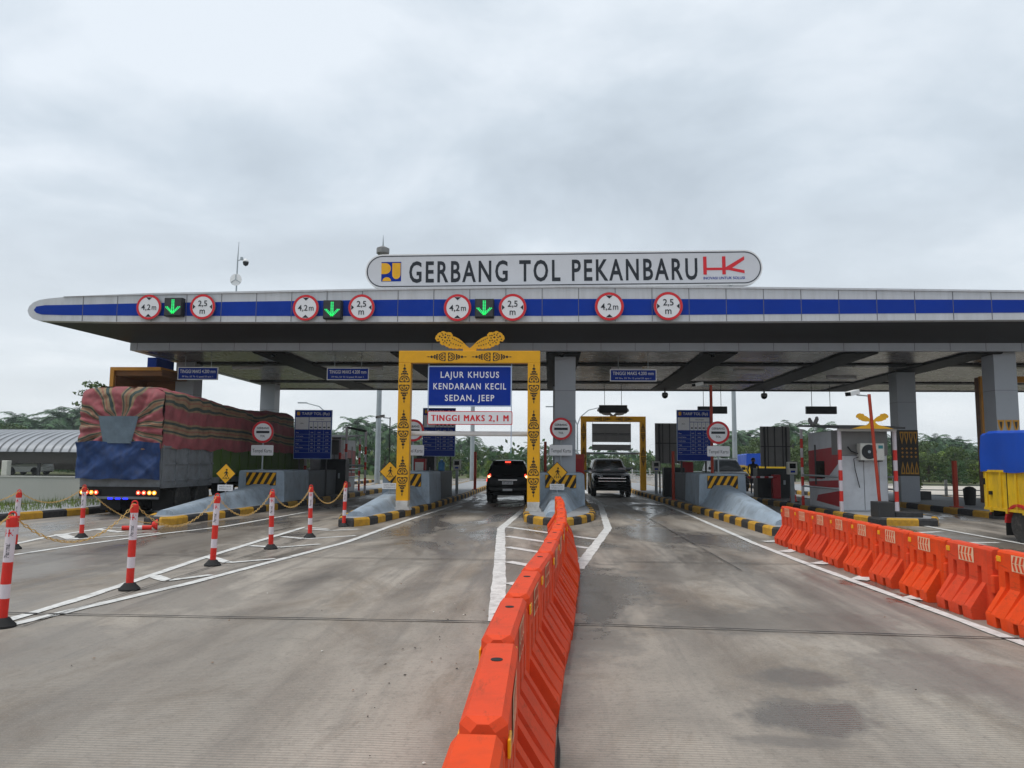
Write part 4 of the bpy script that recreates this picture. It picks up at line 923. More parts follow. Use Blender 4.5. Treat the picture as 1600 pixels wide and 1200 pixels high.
# ------------------------------------------------------------------ water filled barriers
def barrier(label, group):
    t = thing('water_barrier', label, 'barrier', group=group)
    wt, wf = .075, .25
    def ring(kind):
        W = {'end': (wt * .5, wt * .5, wt * .5, .13), 'wall': (wt, wt, wt, .13), 'foot': (wf, wf, wt, 0.0), 'notch': (wf, wf, wt, .105), 'slot': (wf, wf - .004, wt - .05, 0.0)}[kind]
        a, b_, c, zb = W; wq, zt = (wt * .5, .775) if kind == 'end' else (wt, .79)
        h = [(0, zb), (a - .012, zb), (b_, max(zb, .115)), (b_ - .004, max(.13, zb + .01)), (c, .40), (c, .55), (wq, .575), (wq, zt - .025), (wq - .02, zt), (0, zt)]
        return h + [(-x, z) for x, z in h[-2:0:-1]]
    seq = [(-.462, 'end'), (-.43, 'wall'), (-.39, 'wall'), (-.39, 'foot'), (-.32, 'foot'), (-.306, 'foot'), (-.300, 'slot'), (-.230, 'slot'), (-.224, 'foot'), (-.20, 'foot'), (-.20, 'notch'), (-.115, 'notch'), (-.115, 'foot'),
           (-.041, 'foot'), (-.035, 'slot'), (.035, 'slot'), (.041, 'foot'), (.115, 'foot'), (.115, 'notch'), (.20, 'notch'), (.20, 'foot'), (.21, 'foot'), (.224, 'foot'), (.230, 'slot'), (.300, 'slot'), (.306, 'foot'), (.39, 'foot'), (.39, 'wall'), (.43, 'wall'), (.462, 'end')]
    mb = MB(); v = []
    for (y, k_) in seq: v += [(x, y, z) for x, z in ring(k_)]
    n = 18; f = [(i * n + j, (i + 1) * n + j, (i + 1) * n + (j + 1) % n, i * n + (j + 1) % n) for i in range(len(seq) - 1) for j in range(n)]
    f += [tuple(range(n)), tuple(range(len(seq) * n - n, len(seq) * n))[::-1]]
    mb.add(v, f, M['barrier']); mb.build('body', t, smooth=22)
    mb = MB()
    for s in (-1, 1): mb.box(-.068, .068, s * .485 - .03, s * .485 + .03, .56 if s > 0 else .30, .71 if s > 0 else .50, M['barrier'])
    mb.build('hinge', t, bevel=.015)
    mb = MB(); mb.lathe([(.024, .787), (.024, .7925)], (0, -.18, 0), M['rubber'], 14); mb.build('filler_cap', t)
    mb = MB(); mb.box(-.035, .035, .47, .5, .705, .725, M['rubber']); mb.build('buckle', t)
    for s in (-1, 1):
        mb = MB(); mb.box(min(s * .074, s * .084), max(s * .074, s * .084), .365, .445, .665, .725, M['reflector']); mb.build('reflector', t, bevel=.004)
    mb = MB(); T = Matrix.Rotation(-math.pi / 2, 4, 'Z') @ Matrix.Translation((0, -.0, 0))
    mb.face([(-.165, .592), (.165, .592), (.165, .762), (-.165, .762)], -wt - .004, M['panel_cream'], T)
    for i in range(4):
        x = -.146 + .073 * i
        for (z0, z1, dx) in ((.682, .753, .03), (.602, .673, -.03)):
            xa = x if dx > 0 else x + .0
            mb.face([(x + (0 if dx > 0 else .028), z0), (x + .036 + (0 if dx > 0 else .028), z0), (x + .036 + (.028 if dx > 0 else 0), z1), (x + (.028 if dx > 0 else 0), z1)], -wt - .007, M['barrier'], T)
    mb.build('reflective_panel', t)
    return t
ORD = ['nearest', 'second nearest', 'third nearest', 'fourth nearest', 'fifth nearest', 'sixth nearest', 'seventh nearest', 'eighth nearest', 'ninth nearest', 'tenth nearest', 'eleventh nearest', 'twelfth nearest', 'thirteenth nearest', 'fourteenth nearest', 'farthest']
proto = barrier('', 'orange water barriers along the right lane')
n_r = 10
for i in range(n_r):
    o = proto if i == 0 else copy_tree(proto)
    y = 6.93 + 1.0 * i; x = interp([6, 8, 11, 14, 17], [4.66, 4.69, 4.74, 4.82, 4.86], y)
    o.location = (x + rnd.uniform(-.015, .015), y, 0.002); o.rotation_euler.z = R(rnd.uniform(-1.2, 1.2) - 1.2); o.scale = (.97, .985, .955)
    o['label'] = 'orange water barrier with cream panel, ' + (ORD[i] if i < n_r - 1 else 'farthest') + ' of the right row'
PX_ = [(1.0, -.21), (2.4, -.22), (3.6, -.23), (4.8, -.21), (6.1, -.14), (7.3, -.05), (8.5, .03), (9.3, .08), (10.9, .15), (12.5, .19), (15.6, .22), (17.2, .22), (18.8, .20)]
ys, xs_ = zip(*PX_)
n_m = 15
for i in range(n_m):
    o = copy_tree(proto); y = 1.89 + 1.165 * i; x = interp(ys, xs_, y); a = math.atan2(interp(ys, xs_, y + .55) - interp(ys, xs_, y - .55), 1.1)
    o.location = (x + rnd.uniform(-.012, .012), y, 0.002); o.rotation_euler.z = math.pi - a + R(rnd.uniform(-.8, .8)); o.scale = (1.05, 1.155, 1.02)
    o['group'] = 'orange water barriers between the two lanes'; o['label'] = 'orange water barrier, ' + (ORD[i] if i < n_m - 1 else 'farthest') + ' of the middle row'

# ------------------------------------------------------------------ bollards and chains
def bollard():
    t = thing('bollard', '', 'bollard', group='red and white bollards joined by chain')
    H_ = 1.10; r = .045
    mb = MB(); mb.lathe([(.125, 0), (.125, .02), (.085, .06), (.066, .085), (.055, .09)], (0, 0, 0), M['rubber'], 20); mb.build('base', t, smooth=40)
    mb = MB(); z = .06
    for (z1, m_) in ((.27, 'bollard_red'), (.405, 'bollard_white'), (.615, 'bollard_red'), (.955, 'bollard_white')):
        mb.lathe([(r, z), (r, z1)], (0, 0, 0), M[m_], 20); z = z1
    mb.build('shaft', t, smooth=40)
    mb = MB(); mb.lathe([(r + .004, .95), (r + .006, 1.02), (r + .001, 1.045), (.03, 1.055)], (0, 0, 0), M['bollard_red'], 20)
    mb.tube([(.034 * math.cos(R(a)), 0, 1.062 + .034 * math.sin(R(a))) for a in range(0, 361, 24)], .009, M['bollard_red'], 8); mb.build('cap', t, smooth=40)
    mb = MB()                                    # red mark and name wrapped on the white sleeve
    def wrap(q): return [(r * 1.02 * math.sin(x / r), -r * 1.02 * math.cos(x / r), z) for x, z in q]
    def P_(q): mb.add(wrap(q), [tuple(range(len(q)))], M['sign_red'])
    P_([(-.038, .86), (-.028, .86), (-.028, .93), (-.038, .93)]); P_([(-.028, .885), (-.002, .885), (-.002, .897), (-.028, .897)]); P_([(-.002, .86), (.009, .86), (.009, .93), (-.002, .93)])
    P_([(.009, .885), (.016, .885), (.038, .92), (.038, .93), (.009, .90)]); P_([(.016, .885), (.038, .862), (.038, .874), (.02, .893)])
    vs_, fs_ = text_mesh('Permai', .01); kx = .062
    mb.add(wrap([(-(y * kx) + .02, .655 + x * kx * .82) for x, y in vs_]), fs_, M['ink']); mb.build('lettering', t)
    return t
proto = bollard(); tops = []
bp = [((2, 980), 'nearest to the camera at the left edge'), ((202, 922), 'second from the left edge in the near row'), ((332, 884), 'third in the near row'), ((423, 858), 'fourth in the near row'), ((484, 840), 'fifth in the near row'), ((537, 823), 'last of the near row beside the island tip'), ((22, 858), 'left one of the two by the truck lane'), ((127, 840), 'right one of the two, behind the truck')]
for i, (p, w) in enumerate(bp):
    o = proto if i == 0 else copy_tree(proto); g = gnd(*p); o.location = (g.x, g.y, 0.003); o['label'] = 'red and white bollard on black base, ' + w
    lx_, ly_ = (R(rnd.uniform(-1.2, 1.2)), R(rnd.uniform(.2, 2.2) if i < 3 else rnd.uniform(-1, 1.6)))
    o.rotation_euler = (lx_, ly_, R(-rnd.uniform(8, 22) + 20)); s = (1.0, 1.0, 1.0, .985, 1.0, 1.0, .96, .98)[i]; o.scale = (s, s, s)
    tops.append(Vector((g.x + 1.07 * s * math.sin(ly_), g.y - 1.07 * s * math.sin(lx_), 1.068 * s)))
def chain(a, c, sag, label):
    L_ = (c - a).length; n = int((L_ + 8 * sag * sag / 3 / L_) / .062); mb = MB()
    def P_(u): p = a.lerp(c, u); p.z -= 4 * sag * u * (1 - u); return p
    for i in range(n):
        u = (i + .5) / n; p = P_(u); d = (P_(u + .004) - P_(u - .004)).normalized()
        Q = d.to_track_quat('X', 'Z').to_matrix().to_4x4(); T = Matrix.Translation(p) @ Q @ Matrix.Rotation(R(45 + 90 * (i % 2)), 4, 'X')
        lp = []
        for k_ in range(10):
            an = 2 * math.pi * k_ / 10; lp.append((.032 * math.cos(an), .0135 * math.sin(an), 0))
        v = []; f = []; m_ = 5
        for k_ in range(10):
            q = Vector(lp[k_]); dd = (Vector(lp[(k_ + 1) % 10]) - Vector(lp[k_ - 1])).normalized(); nn = dd.cross(Vector((0, 0, 1)))
            for j in range(m_): an = 2 * math.pi * j / m_; v.append(q + (nn * math.cos(an) + Vector((0, 0, 1)) * math.sin(an)) * .0048)
        for k_ in range(10):
            for j in range(m_): f.append((k_ * m_ + j, k_ * m_ + (j + 1) % m_, ((k_ + 1) % 10) * m_ + (j + 1) % m_, ((k_ + 1) % 10) * m_ + j))
        mb.add(v, f, M['chain'], T)
    return tag(mb.build('chain'), label, 'chain', 'yellow chains between bollards')
chain(Vector((-5.6, 5.3, 1.06)), tops[0], .28, 'yellow chain running out of frame from the nearest bollard')
for i, s in enumerate((.36, .37, .37, .36, .42)): chain(tops[i], tops[i + 1], s, 'yellow chain hanging between the %s bollards of the near row' % ('first and second', 'second and third', 'third and fourth', 'fourth and fifth', 'fifth and last')[i])
chain(Vector((-9.55, 11.4, 1.02)), tops[6], .2, 'thin yellow chain left of the bollard by the truck lane')
chain(tops[6], tops[7], .26, 'yellow chain between the two bollards behind the truck')
chain(tops[7], Vector((-9.45, 18.0, .12)), .18, 'slack yellow chain from the bollard behind the truck down to the fallen bollard')
t = thing('fallen_bollard', 'red and white bollard lying broken at the tip of the truck lane island', 'bollard', gnd(190, 829))
mb = MB(); a = .0
for (u0, u1, m_) in ((0, .16, 'bollard_red'), (.16, .42, 'bollard_white'), (.42, .62, 'bollard_red')): mb.lathe([(.052, u0), (.052, u1)], (0, 0, .056), M[m_], 14, 'x')
mb.build('shaft', t, smooth=40); mb = MB(); mb.lathe([(.05, .62), (.085, .66), (.12, .72), (.12, .74)], (0, 0, .118), M['bollard_red'], 16, 'x'); mb.build('base', t); t.rotation_euler.z = R(25)

# ------------------------------------------------------------------ vehicles
def wheel(parent, x, y, r, w, side, dual=False):
    tm = MB(); o = side
    tm.lathe([(r * .58, -w / 2), (r * .9, -w / 2), (r, -w * .36), (r, w * .36), (r * .9, w / 2), (r * .58, w / 2)], (0, 0, 0), M['tyre'], 28, 'x')
    for i in range(28): a_ = 2 * math.pi * i / 28; tm.box(-w * .37, w * .37, -.012, .012, r - .004, r + .006, M['tyre'], Matrix.Rotation(a_, 4, 'X'))
    wo = tm.build('wheel', parent, loc=(x, y, r), smooth=35)
    rm = MB(); e = o * w / 2
    rm.lathe([(r * .60, e * .98), (r * .56, e * .98), (r * .52, e * .45), (r * .2, e * (.35 if dual else .8)), (r * .16, e * .95), (.004, e * .95)][::o], (0, 0, 0), M['rim'], 24, 'x')
    for i in range(5):
        a_ = 2 * math.pi * i / 5; rm.lathe([(r * .085, e * .2), (r * .085, e * .72)][::o], (0, r * .38 * math.cos(a_), r * .38 * math.sin(a_)), M['black'], 10, 'x')
    rm.build('rim', wo, smooth=35)
def patch(mb, q, m, off=.006, bev=0.0):
    q = [Vector(p) for p in q]; n = (q[1] - q[0]).cross(q[2] - q[0]).normalized(); c = sum(q, Vector()) / len(q)
    q = [p.lerp(c, bev) + n * off for p in q]; mb.add(q, [tuple(range(len(q)))], m)
def car(label, W, H, L, paint, loc, rz, plate, lit=False, group=None, jeep=False):
    t = thing('car', label, 'car', loc, rz, group); hw = W / 2; B = H * .655
    S_ = [(0, .16, .44, B * .80), (.03, .06, .36, B * .93), (.10, .02, .30, B), (.7, 0, .27, B), (L - 1.55, 0, .27, B * .985), (L - .75, .015, .28, B * .94), (L - .22, .05, .30, B * .88), (L - .06, .10, .32, B * .78), (L, .20, .38, B * .66)]
    mb = MB(); v = []
    for (y, ins, zb, zs) in S_:
        w = hw - ins; h = [(0, zb), (w - .08, zb), (w - .01, zb + .10), (w, lerp(zb, zs, .55)), (w - .025, zs - .07), (w - .09, zs), (0, zs + .015)]
        v += [(x, y, z) for x, z in h + [(-x, z) for x, z in h[-2:0:-1]]]
    n = 12; k_ = len(S_)
    mb.add(v, [(i * n + j, i * n + (j + 1) % n, (i + 1) * n + (j + 1) % n, (i + 1) * n + j)[::-1] for i in range(k_ - 1) for j in range(n)] + [tuple(range(n)), tuple(range(k_ * n - n, k_ * n))[::-1]], paint)
    G = [(.06, B - .01, hw - .06), (.26, H * .90, hw - .17), (.42, H * .975, hw - .22), (1.2, H, hw - .23), (2.15, H * .99, hw - .25), (2.45, H * .955, hw - .27), (L - 1.25, B * .985, hw - .10)]
    v = []
    for (y, z, w) in G:
        wb = hw - .07; h = [(wb, B - .03), (lerp(wb, w, .85), lerp(B, z, .80)), (w - .03, z - .025 if z > B + .1 else z), (w - .14, z), (0, z + .012)]
        v += [(x, y, zz) for x, zz in h + [(-x, zz) for x, zz in h[-2::-1]]]
    n2 = 9; k_ = len(G)
    mb.add(v, [(i * n2 + j, (i + 1) * n2 + j, (i + 1) * n2 + j + 1, i * n2 + j + 1)[::-1] for i in range(k_ - 1) for j in range(n2 - 1)], paint)
    mb.build('body', t, smooth=38)
    def on_g(y, u, s):                               # point on the greenhouse side at height share u
        z = interp([g[0] for g in G], [g[1] for g in G], y); w = interp([g[0] for g in G], [g[2] for g in G], y); wb = hw - .07
        return Vector((s * lerp(wb, w, u), y, lerp(B, z, u)))
    mb = MB(); a_, c_ = G[0], G[1]
    patch(mb, [(-(hw - .15), .085, B + .05), (hw - .15, .085, B + .05), (hw - .24, .245, H * .88), (-(hw - .24), .245, H * .88)], M['car_glass'], .012); mb.build('rear_window', t)
    mb = MB(); y0, z0, y1, z1 = 2.52, H * .93, L - 1.33, B + .02
    patch(mb, [(hw - .2, y1, z1), (-(hw - .2), y1, z1), (-(hw - .33), y0, z0), (hw - .33, y0, z0)], M['car_glass'], .016); mb.build('windscreen', t)
    for s in (-1, 1):
        mb = MB()
        for (ya, yb) in ((.45, 1.05), (1.12, 1.95), (2.02, 2.75)):
            q = [on_g(ya, .10, s), on_g(yb, .10, s), on_g(min(yb, 2.42), .80, s), on_g(ya, .80, s)]
            patch(mb, q if s > 0 else q[::-1], M['car_glass'], .012)
        mb.build('side_window', t)
        mb = MB(); mb.box(s * (hw + .02) - .10, s * (hw + .02) + .10, 2.75, 2.85, B + .02, B + .18, M['trim_black']); mb.build('mirror', t, bevel=.03)
        mb = MB()                                    # rear lamp, wrapping the corner
        patch(mb, [(s * (hw - .02), .09, B * .76), (s * (hw - .24), .035, B * .76), (s * (hw - .20), .075, B * 1.03), (s * (hw - .08), .12, B * 1.03)][::-s], M['tail_on'] if lit else M['tail_off'], .02)
        if lit: mb.lathe([(.055, -.005), (.05, -.018)], (s * (hw - .13), .045, B * .93), M['tail_core'], 14, 'y')
        mb.build('tail_light', t)
        mb = MB(); mb.box(s * (hw - .24) - .09, s * (hw - .24) + .09, -.012, .05, .48, .535, M['tail_on'] if lit and s > 0 else M['tail_off']); mb.build('reflector', t, bevel=.01)
        mb = MB(); patch(mb, [(s * (hw - .10), L - .22, B * .70), (s * (hw - .48), L - .065, B * .70), (s * (hw - .52), L - .10, B * .83), (s * (hw - .075), L - .26, B * .86)][::s], M['lens'], .03); mb.build('headlight', t)
        for y in (.82, L - .92):
            wheel(t, s * (hw - .12), y, .35, .24, s)
            mb = MB(); arc = [(y + .42 * math.cos(R(a)), .35 + .42 * math.sin(R(a))) for a in range(-10, 191, 20)]; mb.prism(arc, 'x', s * (hw - .20), s * (hw + .006), M['trim_black']); mb.build('wheel_arch', t)
    mb = MB(); mb.prism([(-.0, .44), (-.045, .50), (-.04, .62), (.03, .66), (.12, .40), (.06, .36)], 'x', -hw + .12, hw - .12, paint); mb.box(-hw + .3, hw - .3, .02, .1, .30, .42, M['trim_black']); mb.build('rear_bumper', t, bevel=.02)
    mb = MB(); mb.box(-.38, .38, -.005, .04, B * .80, B * .835, M['chrome']); mb.build('chrome_strip', t, bevel=.008)
    mb = MB(); mb.box(-.215, .215, -.022, .02, B * .66, B * .66 + .115, M['sign_white']); mb.text(plate, 0, B * .66 + .06, .06, M['ink'], -.026, w=.36); mb.build('number_plate', t)
    mb = MB(); mb.box(-.19, .19, -.055, -.03, .485, .565, M['sign_white']); mb.build('sticker_plate', t)
    mb = MB(); mb.box(-.11, .11, .16, .24, H * .935, H * .972, M['tail_on'] if lit else M['tail_off']); mb.build('brake_light', t, bevel=.008)
    mb = MB(); mb.box(-hw * .72, hw * .72, .17, .42, H * .965, H * .985, paint); mb.build('spoiler', t, bevel=.01)
    mb = MB(); mb.box(-hw + .28, hw - .28, L - .10, L + .0, B * .55, B * .74, M['trim_black']); mb.box(-hw + .3, hw - .3, L - .05, L + .012, B * .735, B * .76, M['chrome']); mb.box(-hw + .3, hw - .3, L - .05, L + .008, B * .62, B * .635, M['chrome']); mb.build('grille', t)
    mb = MB(); mb.prism([(L - .1, .30), (L + .06, .36), (L + .07, .52), (L - .02, .58)], 'x', -hw + .10, hw - .10, M['trim_black']); mb.build('front_bumper', t, bevel=.02)
    mb = MB(); mb.box(-.22, .22, L + .055, L + .085, .46, .575, M['ink']); mb.build('front_plate', t)
    mb = MB()
    for s in (-1, 1): mb.tube([(s * (hw - .22), .5, H * .985), (s * (hw - .22), .62, H * 1.015), (s * (hw - .22), 2.1, H * 1.01), (s * (hw - .22), 2.2, H * .985)], .016, M['trim_black'], 6)
    mb.build('roof_rail', t)
    return t
car('black SUV with lit brake lights waiting in the lane behind the yellow portal', 1.74, 1.70, 4.4, M['car_black'], (-1.68, 30.7, 0), 0, 'BM 1069 OP', True)
car('black SUV facing the camera behind a lowered boom', 1.90, 1.83, 4.8, M['car_black'], (2.95, 36.9 + 4.8, 0), math.pi, 'BM 1420 QA')
car('dark jeep half hidden behind the broad right crash block', 1.85, 1.92, 4.5, M['car_black'], (10.1, 47.5, 0), math.pi, 'B 1733 TR')
car('white car parked under the curved roof shed', 1.7, 1.6, 4.3, M['car_white'], (-55.0, 73, 0), R(80), 'BM 1', group=None)
car('white car parked right of the other white car under the shed', 1.7, 1.6, 4.3, M['car_white'], (-49.5, 74, 0), R(84), 'BM 2', group=None)

def stripes_material():
    m = mat('tarp_striped', (0.5, 0.5, 0.5), 0.75, var=0.32, scale=2.6, dirt=0.45, dirtc=(0.15, 0.11, 0.095), bump=0.7, bscale=5)
    nt = m.node_tree
    at_ = nt.nodes.new('ShaderNodeAttribute'); at_.attribute_name = 'stripe'
    fr = nt.nodes.new('ShaderNodeMath'); fr.operation = 'FRACT'; nt.links.new(at_.outputs['Fac'], fr.inputs[0])
    rp = nt.nodes.new('ShaderNodeValToRGB'); rp.color_ramp.interpolation = 'CONSTANT'; el = rp.color_ramp.elements
    cols = [(0, (0.31, 0.085, 0.095)), (.36, (0.26, 0.18, 0.105)), (.43, (0.045, 0.07, 0.064)), (.52, (0.27, 0.185, 0.11)), (.60, (0.28, 0.125, 0.085)), (.66, (0.28, 0.195, 0.115)), (.74, (0.052, 0.074, 0.066)), (.81, (0.26, 0.175, 0.105)), (.87, (0.31, 0.085, 0.095))]
    el[0].position = 0; el[0].color = (*cols[0][1], 1); el[1].position = cols[1][0]; el[1].color = (*cols[1][1], 1)
    for p, c in cols[2:]: e_ = el.new(p); e_.color = (*c, 1)
    nt.links.new(fr.outputs[0], rp.inputs[0])
    for n in nt.nodes:
        if n.type == 'MIX' and n.blend_type == 'MULTIPLY': nt.links.new(rp.outputs[0], n.inputs[6])
    return m
M['tarp_striped'] = stripes_material()
def loaded_truck():
    t = thing('loaded_truck', 'tall loaded truck under striped red tarpaulin with blue rear sheet in the leftmost lane', 'truck', (-12.15, 21.3, 0))
    hw, Lb = 1.16, 11.2
    # cargo bed: side walls with ribs
    mb = MB(); mb.box(-hw, hw, .05, Lb, .86, 1.05, M['truck_grey']); mb.box(-hw, hw, 0.02, .08, .84, 2.0, M['truck_grey'])
    mb.box(-hw, hw, Lb - .06, Lb, 1.05, 3.4, M['truck_grey'])
    for s in (-1, 1):
        x0, x1 = sorted((s * hw, s * (hw - .05))); mb.box(x0, x1, .08, 3.4, 1.05, 2.05, M['truck_grey']); mb.box(x0, x1, 3.4, Lb, 1.05, 2.05, M['truck_green'])
        x0, x1 = sorted((s * hw, s * (hw + .035)))
        for i in range(15): y = .06 + i * .78; mb.box(x0, x1, y, y + .07, .9, 2.03, M['truck_grey'] if y < 3.3 else M['truck_green'])
        for z in (1.02, 1.5, 1.98): mb.box(x0, min(x1, x0 + .06), .14, 3.38, z - .025, z + .025, M['truck_grey'])
    mb.build('cargo_bed', t)
    # striped tarpaulin: sides and top
    prof = []
    for i in range(41):
        u = i / 40
        if u < .32: q = (-hw - .04, lerp(1.93, 3.30, u / .32))
        elif u > .68: q = (hw + .04, lerp(3.30, 1.93, (u - .68) / .32))
        else:
            a_ = (u - .32) / .36; x = -math.cos(math.pi * a_); q = ((hw + .04) * (abs(x) ** .8) * (1 if x > 0 else -1), 3.30 + .30 * math.sin(math.pi * a_) ** .6)
        prof.append(q)
    arc = [0]
    for i in range(40): arc.append(arc[-1] + math.dist(prof[i], prof[i + 1]))
    ns = 90; v = []; at_ = []
    for k_ in range(ns + 1):
        y = Lb * k_ / ns
        for i, (x, z) in enumerate(prof):
            cx = Vector((x, 0, z - 2.7)).normalized(); d = .10 * mnoise.noise(Vector((y * .45, arc[i] * .6, 1))) + .07 * mnoise.noise(Vector((y * 2.2 + arc[i], arc[i] * 1.6, 5))) + .045 * abs(mnoise.noise(Vector((y * 3.5 - arc[i] * 2.5, arc[i] * 2.2, 9))))
            hump = .10 * math.sin(y * .55 + .8) * (1 if z > 3.2 else 0)
            v.append((x + cx.x * d * (.4 + .6 * (z > 2.1)), y - .04, z + cx.z * d + hump + (.06 * mnoise.noise(Vector((y * 1.3, 0, x * 2))) if z < 1.97 else 0)))
            at_.append((arc[i] + .12 * mnoise.noise(Vector((y * .5, arc[i] * .3, 2))) + .04 * mnoise.noise(Vector((y * 1.7, arc[i], 7)))) / .78 + .42)
    mb = MB(); n = 41; mb.add(v, [(k_ * n + i, k_ * n + i + 1, k_ * n + n + i + 1, k_ * n + n + i)[::-1] for k_ in range(ns) for i in range(40)], M['tarp_striped']); mb.attr = at_
    tp = mb.build('tarpaulin', t, smooth=180)
    # rear flap gathered around a patch
    nx, nz = 72, 52; v = []; at_ = []
    for j in range(nz + 1):
        for i in range(nx + 1):
            ux = i / nx * 2 - 1; zt = interp([p[0] for p in prof[13:28]], [p[1] for p in prof[13:28]], ux * hw) + .08; z = lerp(1.90 + .03 * math.sin(ux * 9), zt, j / nz); x = ux * (hw + .045)
            dx, dz = x / .62, (z - 2.50) / .40; an = math.atan2(dz, dx); rr = math.hypot(dx, dz)
            pl = (lambda q: 1 - 2 * abs(math.sin(q)))(an * 9 + 2.6 * mnoise.noise(Vector((x, 0, z)))) * .045 * min(1, max(0, (rr - .75) * 1.5)) * (1 if rr < 2.4 else max(0, 1 - (rr - 2.4)))
            edge = max(0, abs(ux) - .82) / .18; te = max(0, j / nz - .86) / .14
            y = -.06 - .10 * (1 - edge ** 2) * (1 - te ** 2) + pl + .06 * mnoise.noise(Vector((x * 2.5, 3, z * 2.5))) - .06 * abs(mnoise.noise(Vector((x * 4.5, 6, z * 4.5)))) + .05 * te ** 2
            v.append((x, y, z)); at_.append(an * 1.75 + .24 * mnoise.noise(Vector((x * 2.2, 1, z * 2.2))) + .28)
    mb = MB(); n = nx + 1; mb.add(v, [(j * n + i, j * n + i + 1, j * n + n + i + 1, j * n + n + i) for j in range(nz) for i in range(nx)], M['tarp_striped']); mb.attr = at_
    fl = mb.build('rear_flap', t, smooth=180)
    v = []; nx, nz = 14, 10
    for j in range(nz + 1):
        for i in range(nx + 1):
            u, w = i / nx, j / nz; hw_ = lerp(.40, .58, w); x = lerp(-hw_, hw_, u) + .02; z = lerp(2.06, 2.82, w); v.append((x, -.275 - .03 * math.sin(math.pi * u) + .02 * mnoise.noise(Vector((x * 3, 8, z * 3))), z))
    mb = MB(); mb.add(v, [(j * 15 + i, j * 15 + i + 1, j * 15 + 16 + i, j * 15 + 15 + i) for j in range(nz) for i in range(nx)], M['tarp_patch']); mb.build('patch', fl, smooth=180)
    v = []; nx, nz = 60, 30
    for j in range(nz + 1):
        for i in range(nx + 1):
            u, w = i / nx, j / nz; x = lerp(-hw - .06, hw + .05, u); z = lerp(1.06 + .02 * math.sin(u * 17), 2.13 - .05 * abs(math.sin(u * 6.3 + 1.5)), w)
            f1 = .11 * mnoise.noise(Vector((x * 1.4 + z * 1.6, 0, z * .8))) + .07 * mnoise.noise(Vector((x * 2.5 - z * 3.0, 4, z))) + .012 * mnoise.noise(Vector((x * 9, 4, z * 5))) - .075 * abs(mnoise.noise(Vector((x * 2.2 + z * 2.6, 2, z * 1.2 - x)))) - .04 * abs(mnoise.noise(Vector((x * 4.5 - z * 3.5, 9, z * 3))))
            e_ = max(0, abs(u * 2 - 1) - .93) / .07
            v.append((x, -.225 - .05 * w + f1 + .14 * e_ * e_, z))
    mb = MB(); n = nx + 1; mb.add(v, [(j * n + i, j * n + i + 1, j * n + n + i + 1, j * n + n + i) for j in range(nz) for i in range(nx)], M['tarp_blue']); mb.build('rear_sheet', t, smooth=180)
    # chassis, bumper, wheels, lamps
    mb = MB()
    for s in (-.45, .45): mb.box(s - .06, s + .06, .3, Lb + 1.4, .62, .86, M['chassis'])
    for y in (.3, 2, 4, 6, 8, 10): mb.box(-hw + .05, hw - .05, y, y + .1, .74, .86, M['chassis'])
    for s in (-1, 1):
        x0, x1 = sorted((s * (hw - .06), s * (hw - .02))); mb.box(x0, x1, .1, 3.4, .80, .86, M['truck_grey']); mb.box(x0, x1, 3.6, 5.6, .42, .48, M['truck_grey'])
    mb.build('chassis', t)
    mb = MB(); mb.box(-hw + .02, hw - .02, -.02, .1, .56, .83, M['chassis']); mb.box(-hw + .02, hw - .02, -.03, .06, .50, .57, M['truck_grey']); mb.build('rear_bumper', t)
    for s, xs in ((-1, (-1.03, -.9, -.76, -.62)), (1, (.6, .76, .92, 1.06))):
        mb = MB(); mb.box(min(xs) - .09, max(xs) + .09, -.06, -.021, .60, .76, M['chassis'])
        for i, x in enumerate(xs): mb.lathe([(.058, -.075), (.058, -.061)], (x, 0, .68), M['amber_on' if i in (2, 3 if s > 0 else 0) else 'tail_on'], 14, 'y'); mb.lathe([(.03, -.08), (.03, -.0752)], (x, 0, .68), M['tail_core'], 10, 'y')
        mb.build('tail_light', t)
    mb = MB()
    for x in (-.22, .0, .22): mb.box(x - .07, x + .07, -.05, -.02, .49, .53, M['blue_on'])
    mb.build('blue_lamp', t)
    for s in (-1, 1):
        mb = MB(); mb.box(s * .78 - .30, s * .78 + .30, .95, .97, .12, .72, M['rubber']); mb.build('mudflap', t)
        for y in (1.6, 2.9, 8.9):
            if y < 5: wheel(t, s * (hw - .44), y, .48, .24, s, True)
            wheel(t, s * (hw - .17), y, .48, .24, s, True)
        mb = MB(); x0, x1 = sorted((s * (hw - .45), s * (hw - .05))); mb.box(x0, x1, 4.3, 5.4, .5, .84, M['chassis']); mb.build('fuel_tank', t, bevel=.05)
    mb = MB(); mb.prism([(Lb + .1, .6), (Lb + .1, 2.5), (Lb + .5, 2.62), (Lb + 1.5, 2.55), (Lb + 1.95, 1.7), (Lb + 2.0, .6)], 'x', -1.1, 1.1, M['truck_green']); c = mb.build('cab', t, bevel=.05)
    mb = MB()
    for s in (-1, 1): x0, x1 = sorted((s * 1.09, s * 1.108)); mb.prism([(Lb + .6, 1.65), (Lb + .6, 2.4), (Lb + 1.45, 2.4), (Lb + 1.75, 1.65)], 'x', x0, x1, M['car_glass'])
    mb.build('window', c)
loaded_truck()
